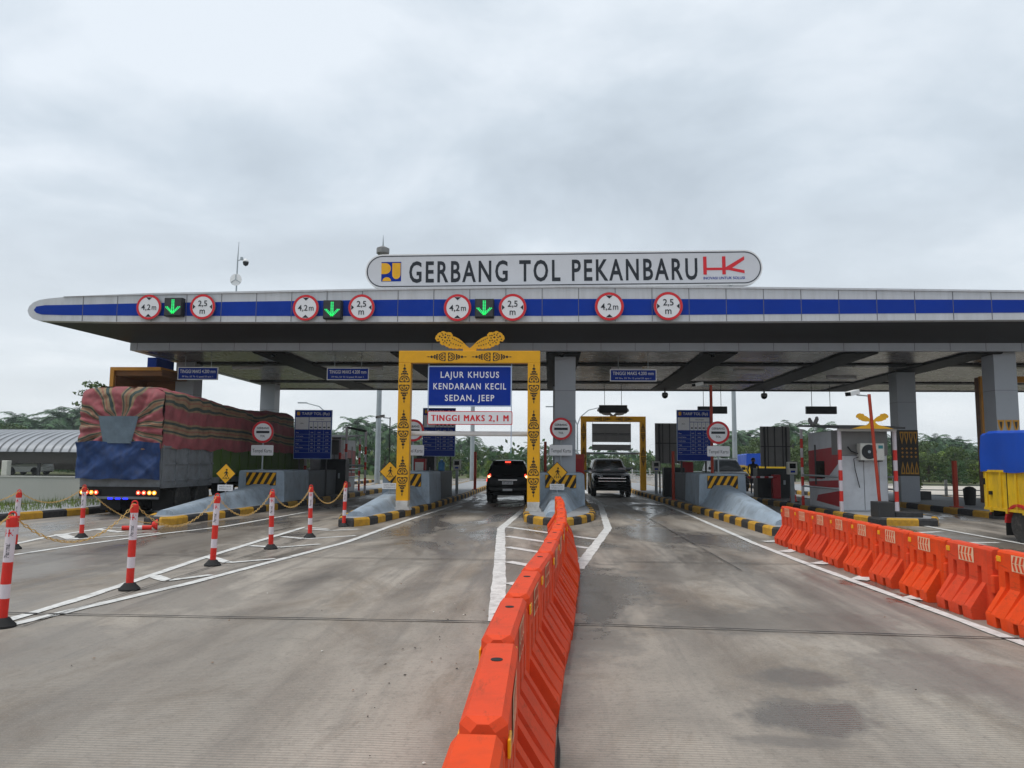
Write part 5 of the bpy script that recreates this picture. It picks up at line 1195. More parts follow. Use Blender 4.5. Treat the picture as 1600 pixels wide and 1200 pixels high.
def yellow_truck():
    t = thing('yellow_truck', 'yellow sided truck with bright blue cover and red wheel frame at the right edge', 'truck', (10.97, 18.14, 0)); t.rotation_euler.z = math.pi
    hw, Lb = 1.1, 4.6; x0 = hw                       # its own +x side faces the road centre
    mb = MB(); mb.box(-hw, hw, .02, Lb, .66, 1.52, M['truck_yellow'])
    for s in (-1, 1):
        a_, c_ = sorted((s * hw, s * (hw + .03)))
        for i in range(9): y = .12 + i * .55; mb.box(a_, c_, y, y + .05, .70, 1.50, M['truck_yellow'])
        mb.box(a_, c_, .02, Lb, 1.48, 1.53, M['truck_yellow']); mb.box(a_, c_, .02, Lb, .64, .70, M['truck_yellow'])
    mb.box(-hw, hw, -.0, .02, .64, 1.53, M['truck_yellow']); cb = mb.build('cargo_bed', t)
    mb = MB()
    for s in (-1, 1):
        a_, c_ = sorted((s * (hw + .001), s * (hw + .012)))
        for y in (.9, 2.45, 3.9): mb.box(a_, c_, y - .008, y + .008, .70, 1.48, M['chassis'])
        a_, c_ = sorted((s * hw, s * (hw + .05)))
        for y in (.3, .9, 1.5, 2.1): mb.box(a_, c_, y - .03, y + .03, .60, .70, M['truck_yellow'])
        mb.box(a_, c_, .26, .34, .98, 1.06, M['chassis']); mb.box(a_, c_, .05, .1, 1.2, 1.34, M['chassis'])
    mb.build('latch', cb)
    for s in (-1, 1): mb = MB(); mb.box(s * .85 - .12, s * .85 + .12, -.03, -.001, .52, .62, M['tail_off']); mb.build('tail_light', t)
    v = []; prof = [(-hw - .03, 1.49), (-hw - .035, 1.9), (-hw - .02, 2.32), (-hw + .04, 2.37), (0, 2.42), (hw - .04, 2.37), (hw + .02, 2.32), (hw + .035, 1.9), (hw + .03, 1.49)]
    ns = 30
    for k_ in range(ns + 1):
        y = lerp(-.03, Lb + .02, k_ / ns)
        for (x, z) in prof: d = .05 * mnoise.noise(Vector((y * 1.5, x, z * 1.5))) + .02 * mnoise.noise(Vector((y * 5, x, z * 3))); v.append((x + (d if abs(x) > 1 else 0), y, z + (d if z > 2.3 else 0) + (.02 * math.sin(y * 4) if z < 1.5 else 0)))
    n = 9; mb = MB(); mb.add(v, [(k_ * n + i, k_ * n + i + 1, k_ * n + n + i + 1, k_ * n + n + i)[::-1] for k_ in range(ns) for i in range(n - 1)] + [tuple(range(n))], M['tarp_bright']); mb.build('cover', t, smooth=40)
    mb = MB()
    for s in (-.4, .4): mb.box(s - .05, s + .05, .1, Lb + 1.5, .46, .64, M['chassis'])
    mb.box(-hw + .05, hw - .05, .15, .25, .5, .64, M['chassis']); mb.build('chassis', t)
    for s in (-1, 1):
        for y in (1.28, 5.0): wheel(t, s * (hw - .12), y, .37, .22, s, True)
        wheel(t, s * (hw - .38), 1.28, .37, .22, s, True)
        a_, c_ = sorted((s * (hw - .26), s * (hw + .03)))
        mb = MB()
        ar = [(1.28 + .50 * math.cos(R(q)), .40 + .42 * math.sin(R(q))) for q in range(0, 181, 15)]; ai = [(1.28 + .44 * math.cos(R(q)), .40 + .36 * math.sin(R(q))) for q in range(180, -1, -15)]
        for q_ in range(12):
            mb.add([(x_, c4[i][0], c4[i][1]) for c4 in (ar, ai[::-1]) for x_ in (a_, c_) for i in (q_, q_ + 1)], [(0, 1, 3, 2), (4, 6, 7, 5), (2, 3, 7, 6), (0, 4, 5, 1)], M['truck_red'])
        mb.box(a_ + .1, c_, 1.92, 3.9, .36, .62, M['truck_red']); mb.build('wheel_frame', t)
        mb = MB(); mb.box(s * (hw - .25) - .2, s * (hw - .25) + .2, .68, .70, .12, .58, M['rubber']); mb.build('mudflap', t)
    mb = MB(); mb.prism([(Lb + .1, .45), (Lb + .1, 2.0), (Lb + .4, 2.12), (Lb + 1.2, 2.08), (Lb + 1.6, 1.3), (Lb + 1.65, .45)], 'x', -.95, .95, M['truck_yellow']); c = mb.build('cab', t, bevel=.05)
    mb = MB()
    for s in (-1, 1): a_, c_ = sorted((s * .94, s * .957)); mb.prism([(Lb + .5, 1.3), (Lb + .5, 1.9), (Lb + 1.1, 1.9), (Lb + 1.4, 1.3)], 'x', a_, c_, M['car_glass'])
    mb.build('window', c)
    return t
yt = copy_tree(yellow_truck())
yt['label'] = 'small far truck with blue cover seen past the worker, left of the toll booth'; yt.location = (at(1197, 725, 58).x, 58, 0); yt.rotation_euler.z = R(-6); yt.scale = (1.25, 1.1, 1.0)
# ------------------------------------------------------------------ toll booths
def striped_pole(mb, x, y, z0, z1, r=.06, first=0):
    n = 8
    for i in range(n): mb.tube([(x, y, lerp(z0, z1, i / n)), (x, y, lerp(z0, z1, (i + 1) / n))], r, M['bollard_red'] if (i + first) % 2 and i < 7 else M['bollard_white'], 12)
def booth(label, x, y, w, d, h, ac):
    t = thing('toll_booth', label, 'booth', (x, y, KH - .012)); hw = w / 2
    mb = MB(); mb.box(-hw, hw, 0, d, 0, h, M['booth_grey']); mb.build('cabin', t, bevel=.04)
    mb = MB(); mb.box(-hw - .02, hw + .02, -.02, .6, 1.74, h - .01, M['sign_back']); mb.build('painted_shade_panel', t, bevel=.01)  # dark grey panel paints in the shade under the roof overhang
    mb = MB()
    for zz, m_ in ((1.72, 'seam'),): mb.box(-hw + .04, hw - .04, -.006, -.001, zz - .012, zz + .012, M[m_])
    mb.box(-.008, .008, -.006, -.001, .05, 1.70, M['seam']); mb.box(hw * .62, hw * .65, -.006, -.001, .05, 1.70, M['seam']); mb.build('seam', t)
    for s in (-1, 1):
        mb = MB(); X = s * (hw + .004)
        def sp(q, m_, o=0): mb.add([(X + s * o, a, c) for a, c in (q if s > 0 else q[::-1])], [tuple(range(len(q)))], M[m_])
        sp([(.04, 1.5), (.04, 2.0), (d - .04, 1.9), (d - .04, .95), (d * .55, .95), (d * .3, 1.1)], 'booth_red'); sp([(.04, .72), (.04, .95), (d - .04, .85), (d - .04, .66)], 'booth_red', .002); sp([(.04, .12), (.04, .62), (d * .7, .42), (d * .75, .22)], 'booth_red', .002)
        sp([(d * .45, .98), (d * .45, 1.55), (d * .72, 1.55), (d * .72, .98)], 'car_glass', .004)
        sp([(d * .72, .75), (d * .78, .75), (d * .78, 2.1), (d * .72, 2.1)], 'steel_dark', .004)
        mb.build('side_panel', t)
    mb = MB(); mb.prism([(-.75, h + .0), (-.75, h + .06), (d * .5, h + .22), (d + .4, h + .30), (d + .4, h + .24), (d * .5, h + .14)], 'x', -hw - .25, hw + .25, M['steel_dark']); mb.box(-hw - .15, hw + .15, -.38, -.30, h - .06, h + .02, M['white']); mb.build('roof', t)
    for s in (-1, 1):
        mb = MB(); striped_pole(mb, s * (hw + .10), -.32, 0, h, .06); mb.build('corner_post', t)
        mb = MB(); striped_pole(mb, s * (hw + .14), d + .25, 0, h + .15, .05, 1); mb.build('corner_post', t)
    for s in (-1, 1):
        for z in (1.06, .68): mb = MB(); mb.tube([(s * (hw + .12), -.3, z), (s * (hw + .14), d + .25, z)], .03, M['steel'], 8); mb.build('guard_rail', t)
    mb = MB(); s_ = .00135
    c2 = MB(); crest(c2, s_, -.80, -.76, M['emblem_yellow']); mb.add([(x_, y_, z_ + .19) for x_, y_, z_ in c2.v], c2.f, M['emblem_yellow'])
    mb.prism([(-.62, 0), (.62, 0), (.4, .06), (.16, .12), (.07, .20), (-.07, .20), (-.16, .12), (-.4, .06)], 'y', -.801, -.759, M['emblem_yellow']); mb.build('crest', t, loc=(0, 0, h + .0))
    mb = MB()
    c2 = MB(); crest(c2, s_, -.02, .02, M['sign_back']); mb.add([(-hw - .28 + y_, d * .5 - x_, z_ + .1) for x_, y_, z_ in c2.v], c2.f, M['sign_back'])
    mb.build('side_crest', t, loc=(0, 0, h + .1))
    if ac:
        tt = thing('air_conditioner', 'cream outdoor air conditioner unit hanging on the toll booth front', 'air conditioner', (x + .12, y - .2, KH + 1.56))
        mb = MB(); mb.box(-.34, .38, -.16, .14, 0, .52, M['cream']); mb.build('casing', tt, bevel=.015)
        mb = MB(); mb.lathe([(.225, -.175), (.225, -.158)], (-.08, 0, .26), M['signal_box'], 28, 'y')
        for r_ in (.21, .15, .09): mb.ring(-.08, .26, r_ - .006, r_, -.179, M['steel_dark'])
        mb.lathe([(.045, -.185), (.045, -.176)], (-.08, 0, .26), M['steel'], 14, 'y'); mb.build('fan_grille', tt)
        mb = MB(); mb.face([(.2, .36), (.34, .36), (.34, .46), (.2, .46)], -.163, M['teal']); mb.build('sticker', tt)
        mb = MB()
        for s in (-.25, .3): mb.box(s - .02, s + .02, -.16, .19, -.04, -.005, M['steel_dark'])
        mb.tube([(-.34, 0, .1), (-.45, .1, .05), (-.4, .15, -.3), (-.28, .15, -.85)], .012, M['black'], 6); mb.tube([(-.34, .02, .2), (-.52, .1, .28), (-.6, .16, .42)], .02, M['black'], 6); mb.build('pipe', tt)
    return t
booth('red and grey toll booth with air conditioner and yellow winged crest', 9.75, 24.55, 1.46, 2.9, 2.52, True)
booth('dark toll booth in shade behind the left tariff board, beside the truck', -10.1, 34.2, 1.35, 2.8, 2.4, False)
# open red and white guard frame beside the left booth
t = thing('pipe_guard', 'tall grey and red pipe frame beside the booth left of the portal', 'guard', (-8.95, 33.5, 0.19)); mb = MB()
striped_pole(mb, 0, 0, 0, 2.9, .055); mb.build('post', t); mb = MB(); striped_pole(mb, .72, .6, 0, 2.75, .05)
mb.build('post', t); mb = MB(); mb.tube([(0, 0, 2.9), (.72, .6, 2.75)], .05, M['steel_dark']); mb.tube([(0, 0, 1.25), (.72, .6, 1.2)], .04, M['steel']); mb.build('rail', t)

# ------------------------------------------------------------------ cabinets, poles and small things on the islands
def cabinet(name, label, cat, x, y, w, d, h, m_, face=None):
    t = thing(name, label, cat, (x, y, KH - .01)); mb = MB(); mb.box(-w / 2, w / 2, 0, d, 0, h, M[m_]); mb.build('body', t, bevel=.015)
    mb = MB(); mb.box(-w * .36, w * .36, -.012, -.001, h * .12, h * .9, M[face or m_]); mb.box(w * .22, w * .28, -.03, -.011, h * .45, h * .6, M['steel']); mb.build('door', t, bevel=.006); return t
cabinet('control_cabinet', 'dark control cabinet below the left tariff board', 'cabinet', -9.35, 30.7 + 2.2, 1.1, .6, 1.5, 'signal_box')
cabinet('control_cabinet', 'tall dark cabinet left of the portal, behind the yellow pedestrian sign', 'cabinet', -5.55, 34.2, .8, .6, 1.95, 'signal_box')
cabinet('control_cabinet', 'dark cabinet under the grey tariff board back, right lane', 'cabinet', 5.35, 33.6, .9, .5, 1.25, 'signal_box')
cabinet('control_cabinet', 'dark cabinet under the tariff board back left of the booth', 'cabinet', 9.6, 33.5, 1.5, .7, 1.25, 'signal_box')
cabinet('barrier_housing', 'red oxide barrier housing beside the centre column', 'cabinet', 1.1, 29.6, .42, .4, 1.75, 'red_pole', 'booth_red')
cabinet('barrier_housing', 'red barrier housing behind the concrete block below the right tariff board', 'cabinet', 5.97, 33.9, .5, .4, 1.5, 'booth_red', 'booth_red')
cabinet('barrier_housing', 'red barrier housing glimpsed between the left portal post and tariff board', 'cabinet', -5.65, 33.2, .5, .4, 1.55, 'booth_red', 'white')
def traffic_cone(x, y, label):
    t = thing('traffic_cone', label, 'traffic cone', (x, y, KH - .01)); mb = MB(); mb.box(-.18, .18, -.18, .18, 0, .03, M['rubber']); mb.build('base', t)
    mb = MB(); z = .03
    for z1, r0, r1, m_ in ((.28, .14, .10, 'bollard_red'), (.45, .10, .07, 'bollard_white'), (.70, .07, .03, 'bollard_red')): mb.lathe([(r0, z), (r1, z1)], (0, 0, 0), M[m_], 16); z = z1
    mb.build('cone', t, smooth=40)
traffic_cone(9.25, 30.0, 'red traffic cone in front of the dark cabinet left of the toll booth')
def card_reader(x, y, label):
    t = thing('card_reader', label, 'card reader', (x, y, KH - .01)); mb = MB(); mb.box(-.06, .06, -.06, .06, 0, 1.05, M['steel']); mb.build('stand', t)
    mb = MB(); mb.box(-.17, .17, -.12, .10, 1.052, 1.52, M['cream']); mb.build('casing', t, bevel=.02); mb = MB(); mb.box(-.11, .11, -.128, -.121, 1.28, 1.46, M['car_glass']); mb.box(-.08, .08, -.127, -.121, 1.12, 1.2, M['sign_blue']); mb.build('screen', t)
card_reader(-4.15, 34.4, 'cream card reader on a stand at the kerb left of the black SUV')
card_reader(4.95, 36.4, 'cream card reader on a stand at the kerb right of the oncoming black SUV')
card_reader(8.98, 29.2, 'cream card reader on a stand just behind the red and grey booth')
def pole(name, label, px, py, Y, ztop, r, m_, zb=None, lean=0, camera=False, cat='post'):
    g = at(px, py, Y); t = thing(name, label, cat, (g.x, Y, KH - .01 if zb is None else zb)); h = ztop - t.location.z; mb = MB()
    mb.tube([(0, 0, 0), (lean, 0, h)], r, M[m_], 12); mb.build('shaft', t, smooth=40); mb = MB(); mb.box(-r * 1.9, r * 1.9, -r * 1.9, r * 1.9, 0, .03, M[m_]); mb.build('base_plate', t)
    if camera:
        mb = MB(); mb.tube([(lean, 0, h - .05), (lean - .35, 0, h - .02)], .02, M['steel']); mb.build('arm', t)
        mb = MB(); mb.box(-.1, .1, -.32, .1, -.06, .07, M['white']); mb.box(-.085, .085, -.335, -.318, -.05, .05, M['car_glass']); o = mb.build('camera', t, loc=(lean - .4, 0, h + .05), bevel=.02); o.rotation_euler = (R(12), 0, R(-55))
    return t
pole('camera_pole', 'tall red pole with white camera beside the right tariff board', 1113, 735, 28.6, at(1111, 602, 28.6).z, .055, 'red_pole', camera=True, cat='pole')
pole('camera_pole', 'tall red leaning pole with white camera in front of the toll booth', 1376, 790, 22.4, at(1357, 616, 22.4).z, .045, 'red_pole', lean=-.20, camera=True, cat='pole')
pole('steel_post', 'short rust red post on the kerb left of the yellow truck', 1494, 785, 27.5, at(1493, 720, 27.5).z, .085, 'red_pole')
pole('steel_post', 'red post standing at the left end of the dark block under the right tariff board', 1052, 740, 30.6, at(1051, 705, 30.6).z, .06, 'red_pole')
pole('steel_post', 'rust brown post between the portal posts, left of the black SUV', 742, 764, 40, at(742, 706, 40).z, .075, 'red_pole')
pole('steel_post', 'short dark red post behind the Tempel Kartu plate by the centre column', 852, 720, 32, at(852, 690, 32).z, .06, 'red_pole')
pole('camera_pole', 'thin dark pole with camera left of the near portal', 608, 720, 38, at(608, 652, 38).z, .03, 'steel_dark', camera=True, cat='pole')
def boom(label, a, c, Y, hz):
    p, q = at(*a, Y), at(*c, Y); t = thing('boom_barrier', label, 'boom barrier', (p.x, Y, KH - .01)); mb = MB(); mb.box(-.16, .16, -.14, .14, 0, p.z - KH + .1, M['booth_red']); mb.build('housing', t, bevel=.02)
    mb = MB(); n = 7; L_ = Vector((q.x - p.x, 0, q.z - p.z))
    for i in range(n):
        u0, u1 = i / n, (i + 1) / n; P0 = Vector((0, -.18, p.z - KH)) + L_ * u0; P1 = Vector((0, -.18, p.z - KH)) + L_ * u1; mb.tube([P0, P1], .04, M['bollard_white' if i % 2 else hz], 8)
    mb.build('arm', t)
boom('lowered boom barrier across the front of the black oncoming SUV', (908, 736), (988, 731), 35.8, 'steel')
boom('lowered boom barrier to the left of the toll booth', (1212, 745), (1166, 745), 33.0, 'booth_red')
t = thing('post_base', 'black box footing of the leaning red camera pole', 'footing', (at(1376, 800, 22.2).x, 22.1, KH - .01)); mb = MB(); mb.box(-.22, .22, -.3, .25, 0, .42, M['steel_dark']); mb.build('box', t, bevel=.02)
mb = MB(); mb.box(.25, 1.0, -.25, .3, 0, .14, M['kerb_black']); mb.build('slab', t, bevel=.02)
t = thing('water_jug', 'blue water jug standing on the concrete behind the portal', 'jug', (at(690, 725, 32.2).x, 32.2, KH + 1.038)); mb = MB(); mb.lathe([(.13, 0), (.14, .02), (.14, .16), (.13, .18), (.14, .2), (.14, .34), (.05, .41), (.05, .46)], (0, 0, 0), M['water_jug'], 18); mb.build('bottle', t, smooth=40); mb = MB(); mb.lathe([(.054, .462), (.054, .49)], (0, 0, 0), M['sign_white'], 12); mb.build('cap', t)
t = thing('rubbish_bin', 'rounded black rubbish bin at the foot of the orange gateway jamb', 'bin', (at(1516, 790, 29).x, 29, KH - .01)); mb = MB(); mb.lathe([(.17, 0), (.2, .3), (.21, .52), (.19, .55)], (0, 0, 0), M['rubber'], 18); mb.build('bucket', t, smooth=40); mb = MB(); mb.lathe([(.215, .552), (.215, .58), (.12, .66), (.01, .68)], (0, 0, 0), M['signal_box'], 18); mb.build('lid', t, smooth=40)

# worker standing on the far island by the booths
def person(loc):
    t = thing('person', 'person in dark clothes standing by the lane left of the red and grey booth', 'person', loc, R(160))
    J = {'pel': (0, 0, .95), 'chest': (0, .01, 1.30), 'neck': (0, .0, 1.47), 'head': (0, -.02, 1.60), 'top': (0, -.01, 1.70), 'hl': (-.09, 0, .90), 'kl': (-.10, -.02, .50), 'al': (-.10, .02, .09), 'fl': (-.11, -.13, .04), 'hr': (.09, 0, .90), 'kr': (.11, -.03, .50), 'ar': (.11, .01, .09), 'fr': (.13, -.14, .04),
         'sl': (-.19, .01, 1.40), 'el': (-.25, .03, 1.13), 'wl': (-.20, -.12, .95), 'gl': (-.17, -.18, .90), 'sr': (.19, .01, 1.40), 'er': (.26, .03, 1.13), 'wr': (.21, -.12, .96), 'gr': (.18, -.18, .91)}
    rad = {'pel': .135, 'chest': .15, 'neck': .055, 'head': .088, 'top': .07, 'hl': .095, 'kl': .06, 'al': .042, 'fl': .035, 'hr': .095, 'kr': .06, 'ar': .042, 'fr': .035, 'sl': .065, 'el': .046, 'wl': .032, 'gl': .03, 'sr': .065, 'er': .046, 'wr': .032, 'gr': .03}
    E_ = ['pel chest', 'chest neck', 'neck head', 'head top', 'pel hl', 'hl kl', 'kl al', 'al fl', 'pel hr', 'hr kr', 'kr ar', 'ar fr', 'chest sl', 'sl el', 'el wl', 'wl gl', 'chest sr', 'sr er', 'er wr', 'wr gr']
    ks = list(J); me = bpy.data.meshes.new('body'); me.from_pydata([J[k_] for k_ in ks], [tuple(ks.index(q) for q in e_.split()) for e_ in E_], [])
    o = bpy.data.objects.new('body', me); col.objects.link(o); o.parent = t; me.materials.append(M['cloth_dark'])
    o.modifiers.new('skin', 'SKIN'); sv = me.skin_vertices[0].data
    for i, k_ in enumerate(ks): sv[i].radius = (rad[k_], rad[k_] * .85); sv[i].use_root = k_ == 'pel'
    s_ = o.modifiers.new('subsurf', 'SUBSURF'); s_.levels = s_.render_levels = 2
    mb = MB(); mb.lathe([(.002, 1.49), (.055, 1.50), (.082, 1.56), (.085, 1.62), (.07, 1.68)], (0, -.03, 0), M['skin'], 16)
    for s in (-1, 1): mb.lathe([(.02, .0), (.012, -.012)], (s * .03, -.108, 1.60), M['black'], 8, 'y')
    mb.box(-.012, .012, -.135, -.10, 1.555, 1.595, M['skin']); mb.box(-.025, .025, -.112, -.1, 1.533, 1.54, M['booth_red'])
    for s in (-1, 1):
        mb.lathe([(.012, 1.565), (.018, 1.59), (.012, 1.615)], (s * .088, -.01, 0), M['skin'], 8)
        for i in range(4): mb.tube([(s * (.175 + .012 * i - .02), -.18, .93), (s * (.175 + .012 * i - .02), -.20, .895), (s * (.17 + .012 * i - .02), -.19, .86 + .006 * abs(i - 1.5))], [.009, .009, .007], M['skin'], 6)
        mb.tube([(s * .16, -.15, .945), (s * .135, -.175, .92), (s * .13, -.19, .9)], .009, M['skin'], 6)
    mb.build('face_and_hands', t, smooth=60)
    mb = MB(); mb.lathe([(.094, 1.625), (.096, 1.66), (.08, 1.715), (.03, 1.735)], (0, -.01, 0), M['black'], 16); mb.build('hair', t, smooth=60)
person((at(1178, 770, 37.5).x, 37.5, KH - .01))

# ------------------------------------------------------------------ lighting masts and street lamps behind
def mast(label, px, Y, h, r0):
    g = at(px, 700, Y); t = thing('lighting_mast', label, 'mast', (g.x, Y, 0)); mb = MB(); mb.tube([(0, 0, 0), (0, 0, h * .5), (0, 0, h)], [r0, r0 * .8, r0 * .55], M['steel'], 14); mb.build('pole', t, smooth=40)
    mb = MB(); mb.tube([(0, 0, h - .5), (0, 0, h + .9)], [.1, .01], M['steel'], 8)
    mb.lathe([(.30, h - .45), (.44, h - .35), (.44, h - .02), (.1, h + .15)], (0, 0, 0), M['sign_back'], 8); mb.build('lamp_ring', t)
mast('tall grey lighting mast left of the portal, its head showing behind the roof sign', 590.5, 50, at(594, 388, 50).z, .19)
mast('grey lighting mast seen through the yellow portal', 738, 61, 15.5, .19)
mast('grey lighting mast right of the right tariff board', 1148, 52, 14.5, .17)
def street_lamp(px, py, Y, label, two=True):
    g = at(px, py, Y); t = thing('street_lamp', label, 'street lamp', (g.x, Y, 0), group='curved arm street lamps'); h = g.z; mb = MB()
    mb.tube([(0, 0, 0), (0, 0, h - 1.4)], [.1, .06], M['steel'], 10); mb.build('pole', t)
    for s in ((-1, 1) if two else (-1,)):
        mb = MB(); mb.tube([(0, 0, h - 1.45), (s * .25, 0, h - .8), (s * .9, 0, h - .25), (s * 1.9, 0, h)], [.05, .045, .04, .03], M['steel'], 8); mb.box(s * 2.2 - .35, s * 2.2 + .35, -.12, .12, h - .02, h + .06, M['steel']); mb.build('lamp_arm', t)
street_lamp(902, 636, 62, 'double arm street lamp just right of the centre column')
street_lamp(517, 630, 58, 'single arm street lamp above the left tariff board', False)

# ------------------------------------------------------------------ shed, wall, fence, planter
t = thing('boundary_wall', 'low pale rendered wall left of the loaded truck', 'wall', (-40, 27, 0)); mb = MB(); mb.box(-20, 24.2, 0, .18, -.05, .93, M['wall_pale']); mb.build('wall', t)
mb = MB(); mb.box(-20, 24.2, -.02, .2, .932, .985, M['wall_pale']); mb.build('coping', t, bevel=.01)
M['shed_groove_shade'] = mat('shed_roof_groove_shade', (0.13, 0.135, 0.14), 0.6)  # dark strip colour paints groove shade onto the smooth shed roof
t = thing('open_shed', 'long open shed with curved corrugated metal roof behind the pale wall', 'shed', (-58, 72, 0)); mb = MB(); v = []; n = 14; nx = 200
for i in range(nx + 1):
    x = -34 + 58 * i / nx; rip = 0
    for j in range(n + 1):
        a_ = lerp(R(6), R(80), j / n); v.append((x, 9.0 - 9.6 * math.cos(a_), 1.95 + 2.75 * math.sin(a_) + rip))
mb.add(v, [(i * (n + 1) + j, i * (n + 1) + n + 1 + j, i * (n + 1) + n + 2 + j, i * (n + 1) + j + 1) for i in range(nx) for j in range(n)], M['shed_roof']); rf = mb.build('roof', t, smooth=30)
mb = MB()
for i in range(0, nx, 3):
    x = -34 + 58 * i / nx; q = [(9.0 - 9.66 * math.cos(lerp(R(6), R(80), j / n)), 1.95 + 2.80 * math.sin(lerp(R(6), R(80), j / n))) for j in range(n + 1)]
    for j in range(n): mb.add([(x - .07, *q[j]), (x + .07, *q[j]), (x + .07, *q[j + 1]), (x - .07, *q[j + 1])], [(0, 1, 2, 3)], M['shed_groove_shade'])
mb.build('groove_shade', rf)
mb = MB(); mb.box(-34, 24, -.4, -.3, 1.15, 2.18, M['shed_dark']); mb.box(-34, 24, 11, 11.1, .4, 4.6, M['shed_dark']); mb.build('shade_cloth', t)
for i in range(9):
    mb = MB(); x = -33 + 7 * i; mb.box(x - .12, x + .12, -.28, -.06, 0, 2.3, M['steel_dark']); mb.build('post', t)
t = thing('water_tank', 'pale green box tank under the curved roof shed', 'tank', (at(6, 735, 70).x, 70, 0)); mb = MB(); mb.box(-.28, .28, 0, .6, 0, 1.4, M['cream']); mb.build('box', t, bevel=.05)
def rail_fence(label, pts, h, name='rail_fence'):
    t = thing(name, label, 'fence', pts[0]); o = Vector(pts[0])
    for k_ in range(len(pts) - 1):
        a_, c_ = Vector(pts[k_]) - o, Vector(pts[k_ + 1]) - o; n = max(1, int((c_ - a_).length / 1.6))
        for i in range(n + 1):
            p = a_.lerp(c_, i / n); mb = MB(); mb.box(p.x - .05, p.x + .05, p.y - .05, p.y + .05, 0, h, M['plinth']); mb.build('post', t)
        mb = MB()
        for z in (.25, .5, .75): mb.tube([a_ + Vector((0, -.06, z * h)), c_ + Vector((0, -.06, z * h))], .025, M['steel'], 6)
        mb.build('rail', t)
rail_fence('low pale post and rail fence on sandy ground, right of the rear column', [(16.6, 37.5, 0), (24.5, 36.8, 0), (34, 36.2, 0)], .95)
rail_fence('far low fence across the exit road behind the black oncoming SUV', [(3, 78, 0), (22, 76, 0)], 1.1, 'guard_fence')
def leafy(mb, c, rx, rz, n, size, m_, rr):
    for i in range(n):
        while True:
            p = Vector((rr.uniform(-1, 1), rr.uniform(-1, 1), rr.uniform(-1, 1)))
            if p.length < 1: break
        p = p.normalized() * p.length ** .45; q = Vector((c[0] + p.x * rx, c[1] + p.y * rx, c[2] + p.z * rz)); s_ = size * rr.uniform(.6, 1.4)
        d = Vector((rr.gauss(0, 1), rr.gauss(0, 1), rr.gauss(0, .8))).normalized(); e_ = d.cross(Vector((rr.gauss(0, 1), rr.gauss(0, 1), rr.gauss(0, 1)))).normalized()
        mb.add([q - d * s_, q - e_ * s_ * .42 + d * s_ * .1, q + d * s_, q + e_ * s_ * .42 + d * s_ * .1], [(0, 1, 2, 3)], m_)
t = thing('planter', 'dark box planter with a leafy plant beside the rear right column', 'planter', (at(1437, 785, 33.2).x, 33.2, .18)); mb = MB(); mb.box(-.5, .5, 0, .5, 0, .36, M['steel_dark']); mb.build('box', t, bevel=.02)
rr = random.Random(3); mb = MB(); leafy(mb, (-.2, .25, .75), .4, .4, 160, .1, M['leaf_c'], rr); mb.build('foliage', t)
# grass along the verge
mb = MB(); rr = random.Random(5)
for i in range(2600):
    x, y = rr.uniform(-16.4, -13.7), rr.uniform(15.5, 27.5)
    if x > -14.7 + (y - 15) * .09: continue
    h = rr.uniform(.06, .24) * (1.6 if rr.random() < .12 else 1); a_ = rr.uniform(0, 6.3); w = .012; lx2, ly2 = rr.gauss(0, .05), rr.gauss(0, .05)
    mb.add([(x - w * math.cos(a_), y - w * math.sin(a_), .17), (x + w * math.cos(a_), y + w * math.sin(a_), .17), (x + lx2, y + ly2, .17 + h)], [(0, 1, 2)], M['grass'])
for i in range(5000):
    x, y = rr.uniform(-22, -14.2), rr.uniform(20, 26.9)
    h = rr.uniform(.08, .3); a_ = rr.uniform(0, 6.3); w = .016; lx2, ly2 = rr.gauss(0, .06), rr.gauss(0, .06)
    if x > -16.7: continue
    mb.add([(x - w * math.cos(a_), y - w * math.sin(a_), -.06), (x + w * math.cos(a_), y + w * math.sin(a_), -.06), (x + lx2, y + ly2, -.06 + h)], [(0, 1, 2)], M['grass'])
tag(mb.build('grass'), 'short green grass on the verge before the pale wall', 'grass', kind='stuff')

# ------------------------------------------------------------------ trees
def palm_meshes(seed):
    rr = random.Random(seed); h = rr.uniform(4.8, 6.5); mb = MB(); n = 10
    mb.tube([(.1 * math.sin(i), .08 * i / n, h * i / n) for i in range(n + 1)], [.34 - .1 * i / n for i in range(n + 1)], M['bark'], 10); tr = mb
    mb = MB()
    for f in range(30):
        az = f * 2.4 + rr.uniform(-.2, .2); el = R(lerp(80, -18, (f / 29) ** .9)) + rr.uniform(-.1, .1); L_ = rr.uniform(3.2, 4.3); p = Vector((0, .08, h)); pts = [p.copy()]; e_ = el
        for k_ in range(10): p = p + Vector((math.cos(az) * math.cos(e_), math.sin(az) * math.cos(e_), math.sin(e_))) * L_ / 10; e_ -= R(rr.uniform(6, 13)); pts.append(p.copy())
        mb.tube(pts[::2] + [pts[-1]], .035, M['palm'], 4)
        side = Vector((-math.sin(az), math.cos(az), 0))
        for k_ in range(1, 10):
            for s in (-1, 1):
                for hh in (0, .5):
                    b_ = pts[k_].lerp(pts[k_ + 1], hh); d = (pts[k_ + 1] - pts[k_]).normalized(); ln = .95 * math.sin(math.pi * (.16 + .76 * (k_ + hh) / 10.5)) * rr.uniform(.8, 1.15)
                    tip = b_ + (side * s * .8 + d * .55).normalized() * ln + Vector((0, 0, -ln * rr.uniform(.15, .55))); mid = b_.lerp(tip, .45) + Vector((0, 0, .05))
                    w = d * .055; mb.add([b_ - w, mid - w * 1.3, tip, mid + w * 1.3, b_ + w], [(0, 1, 2, 3, 4)], M['palm'])
    return tr, mb
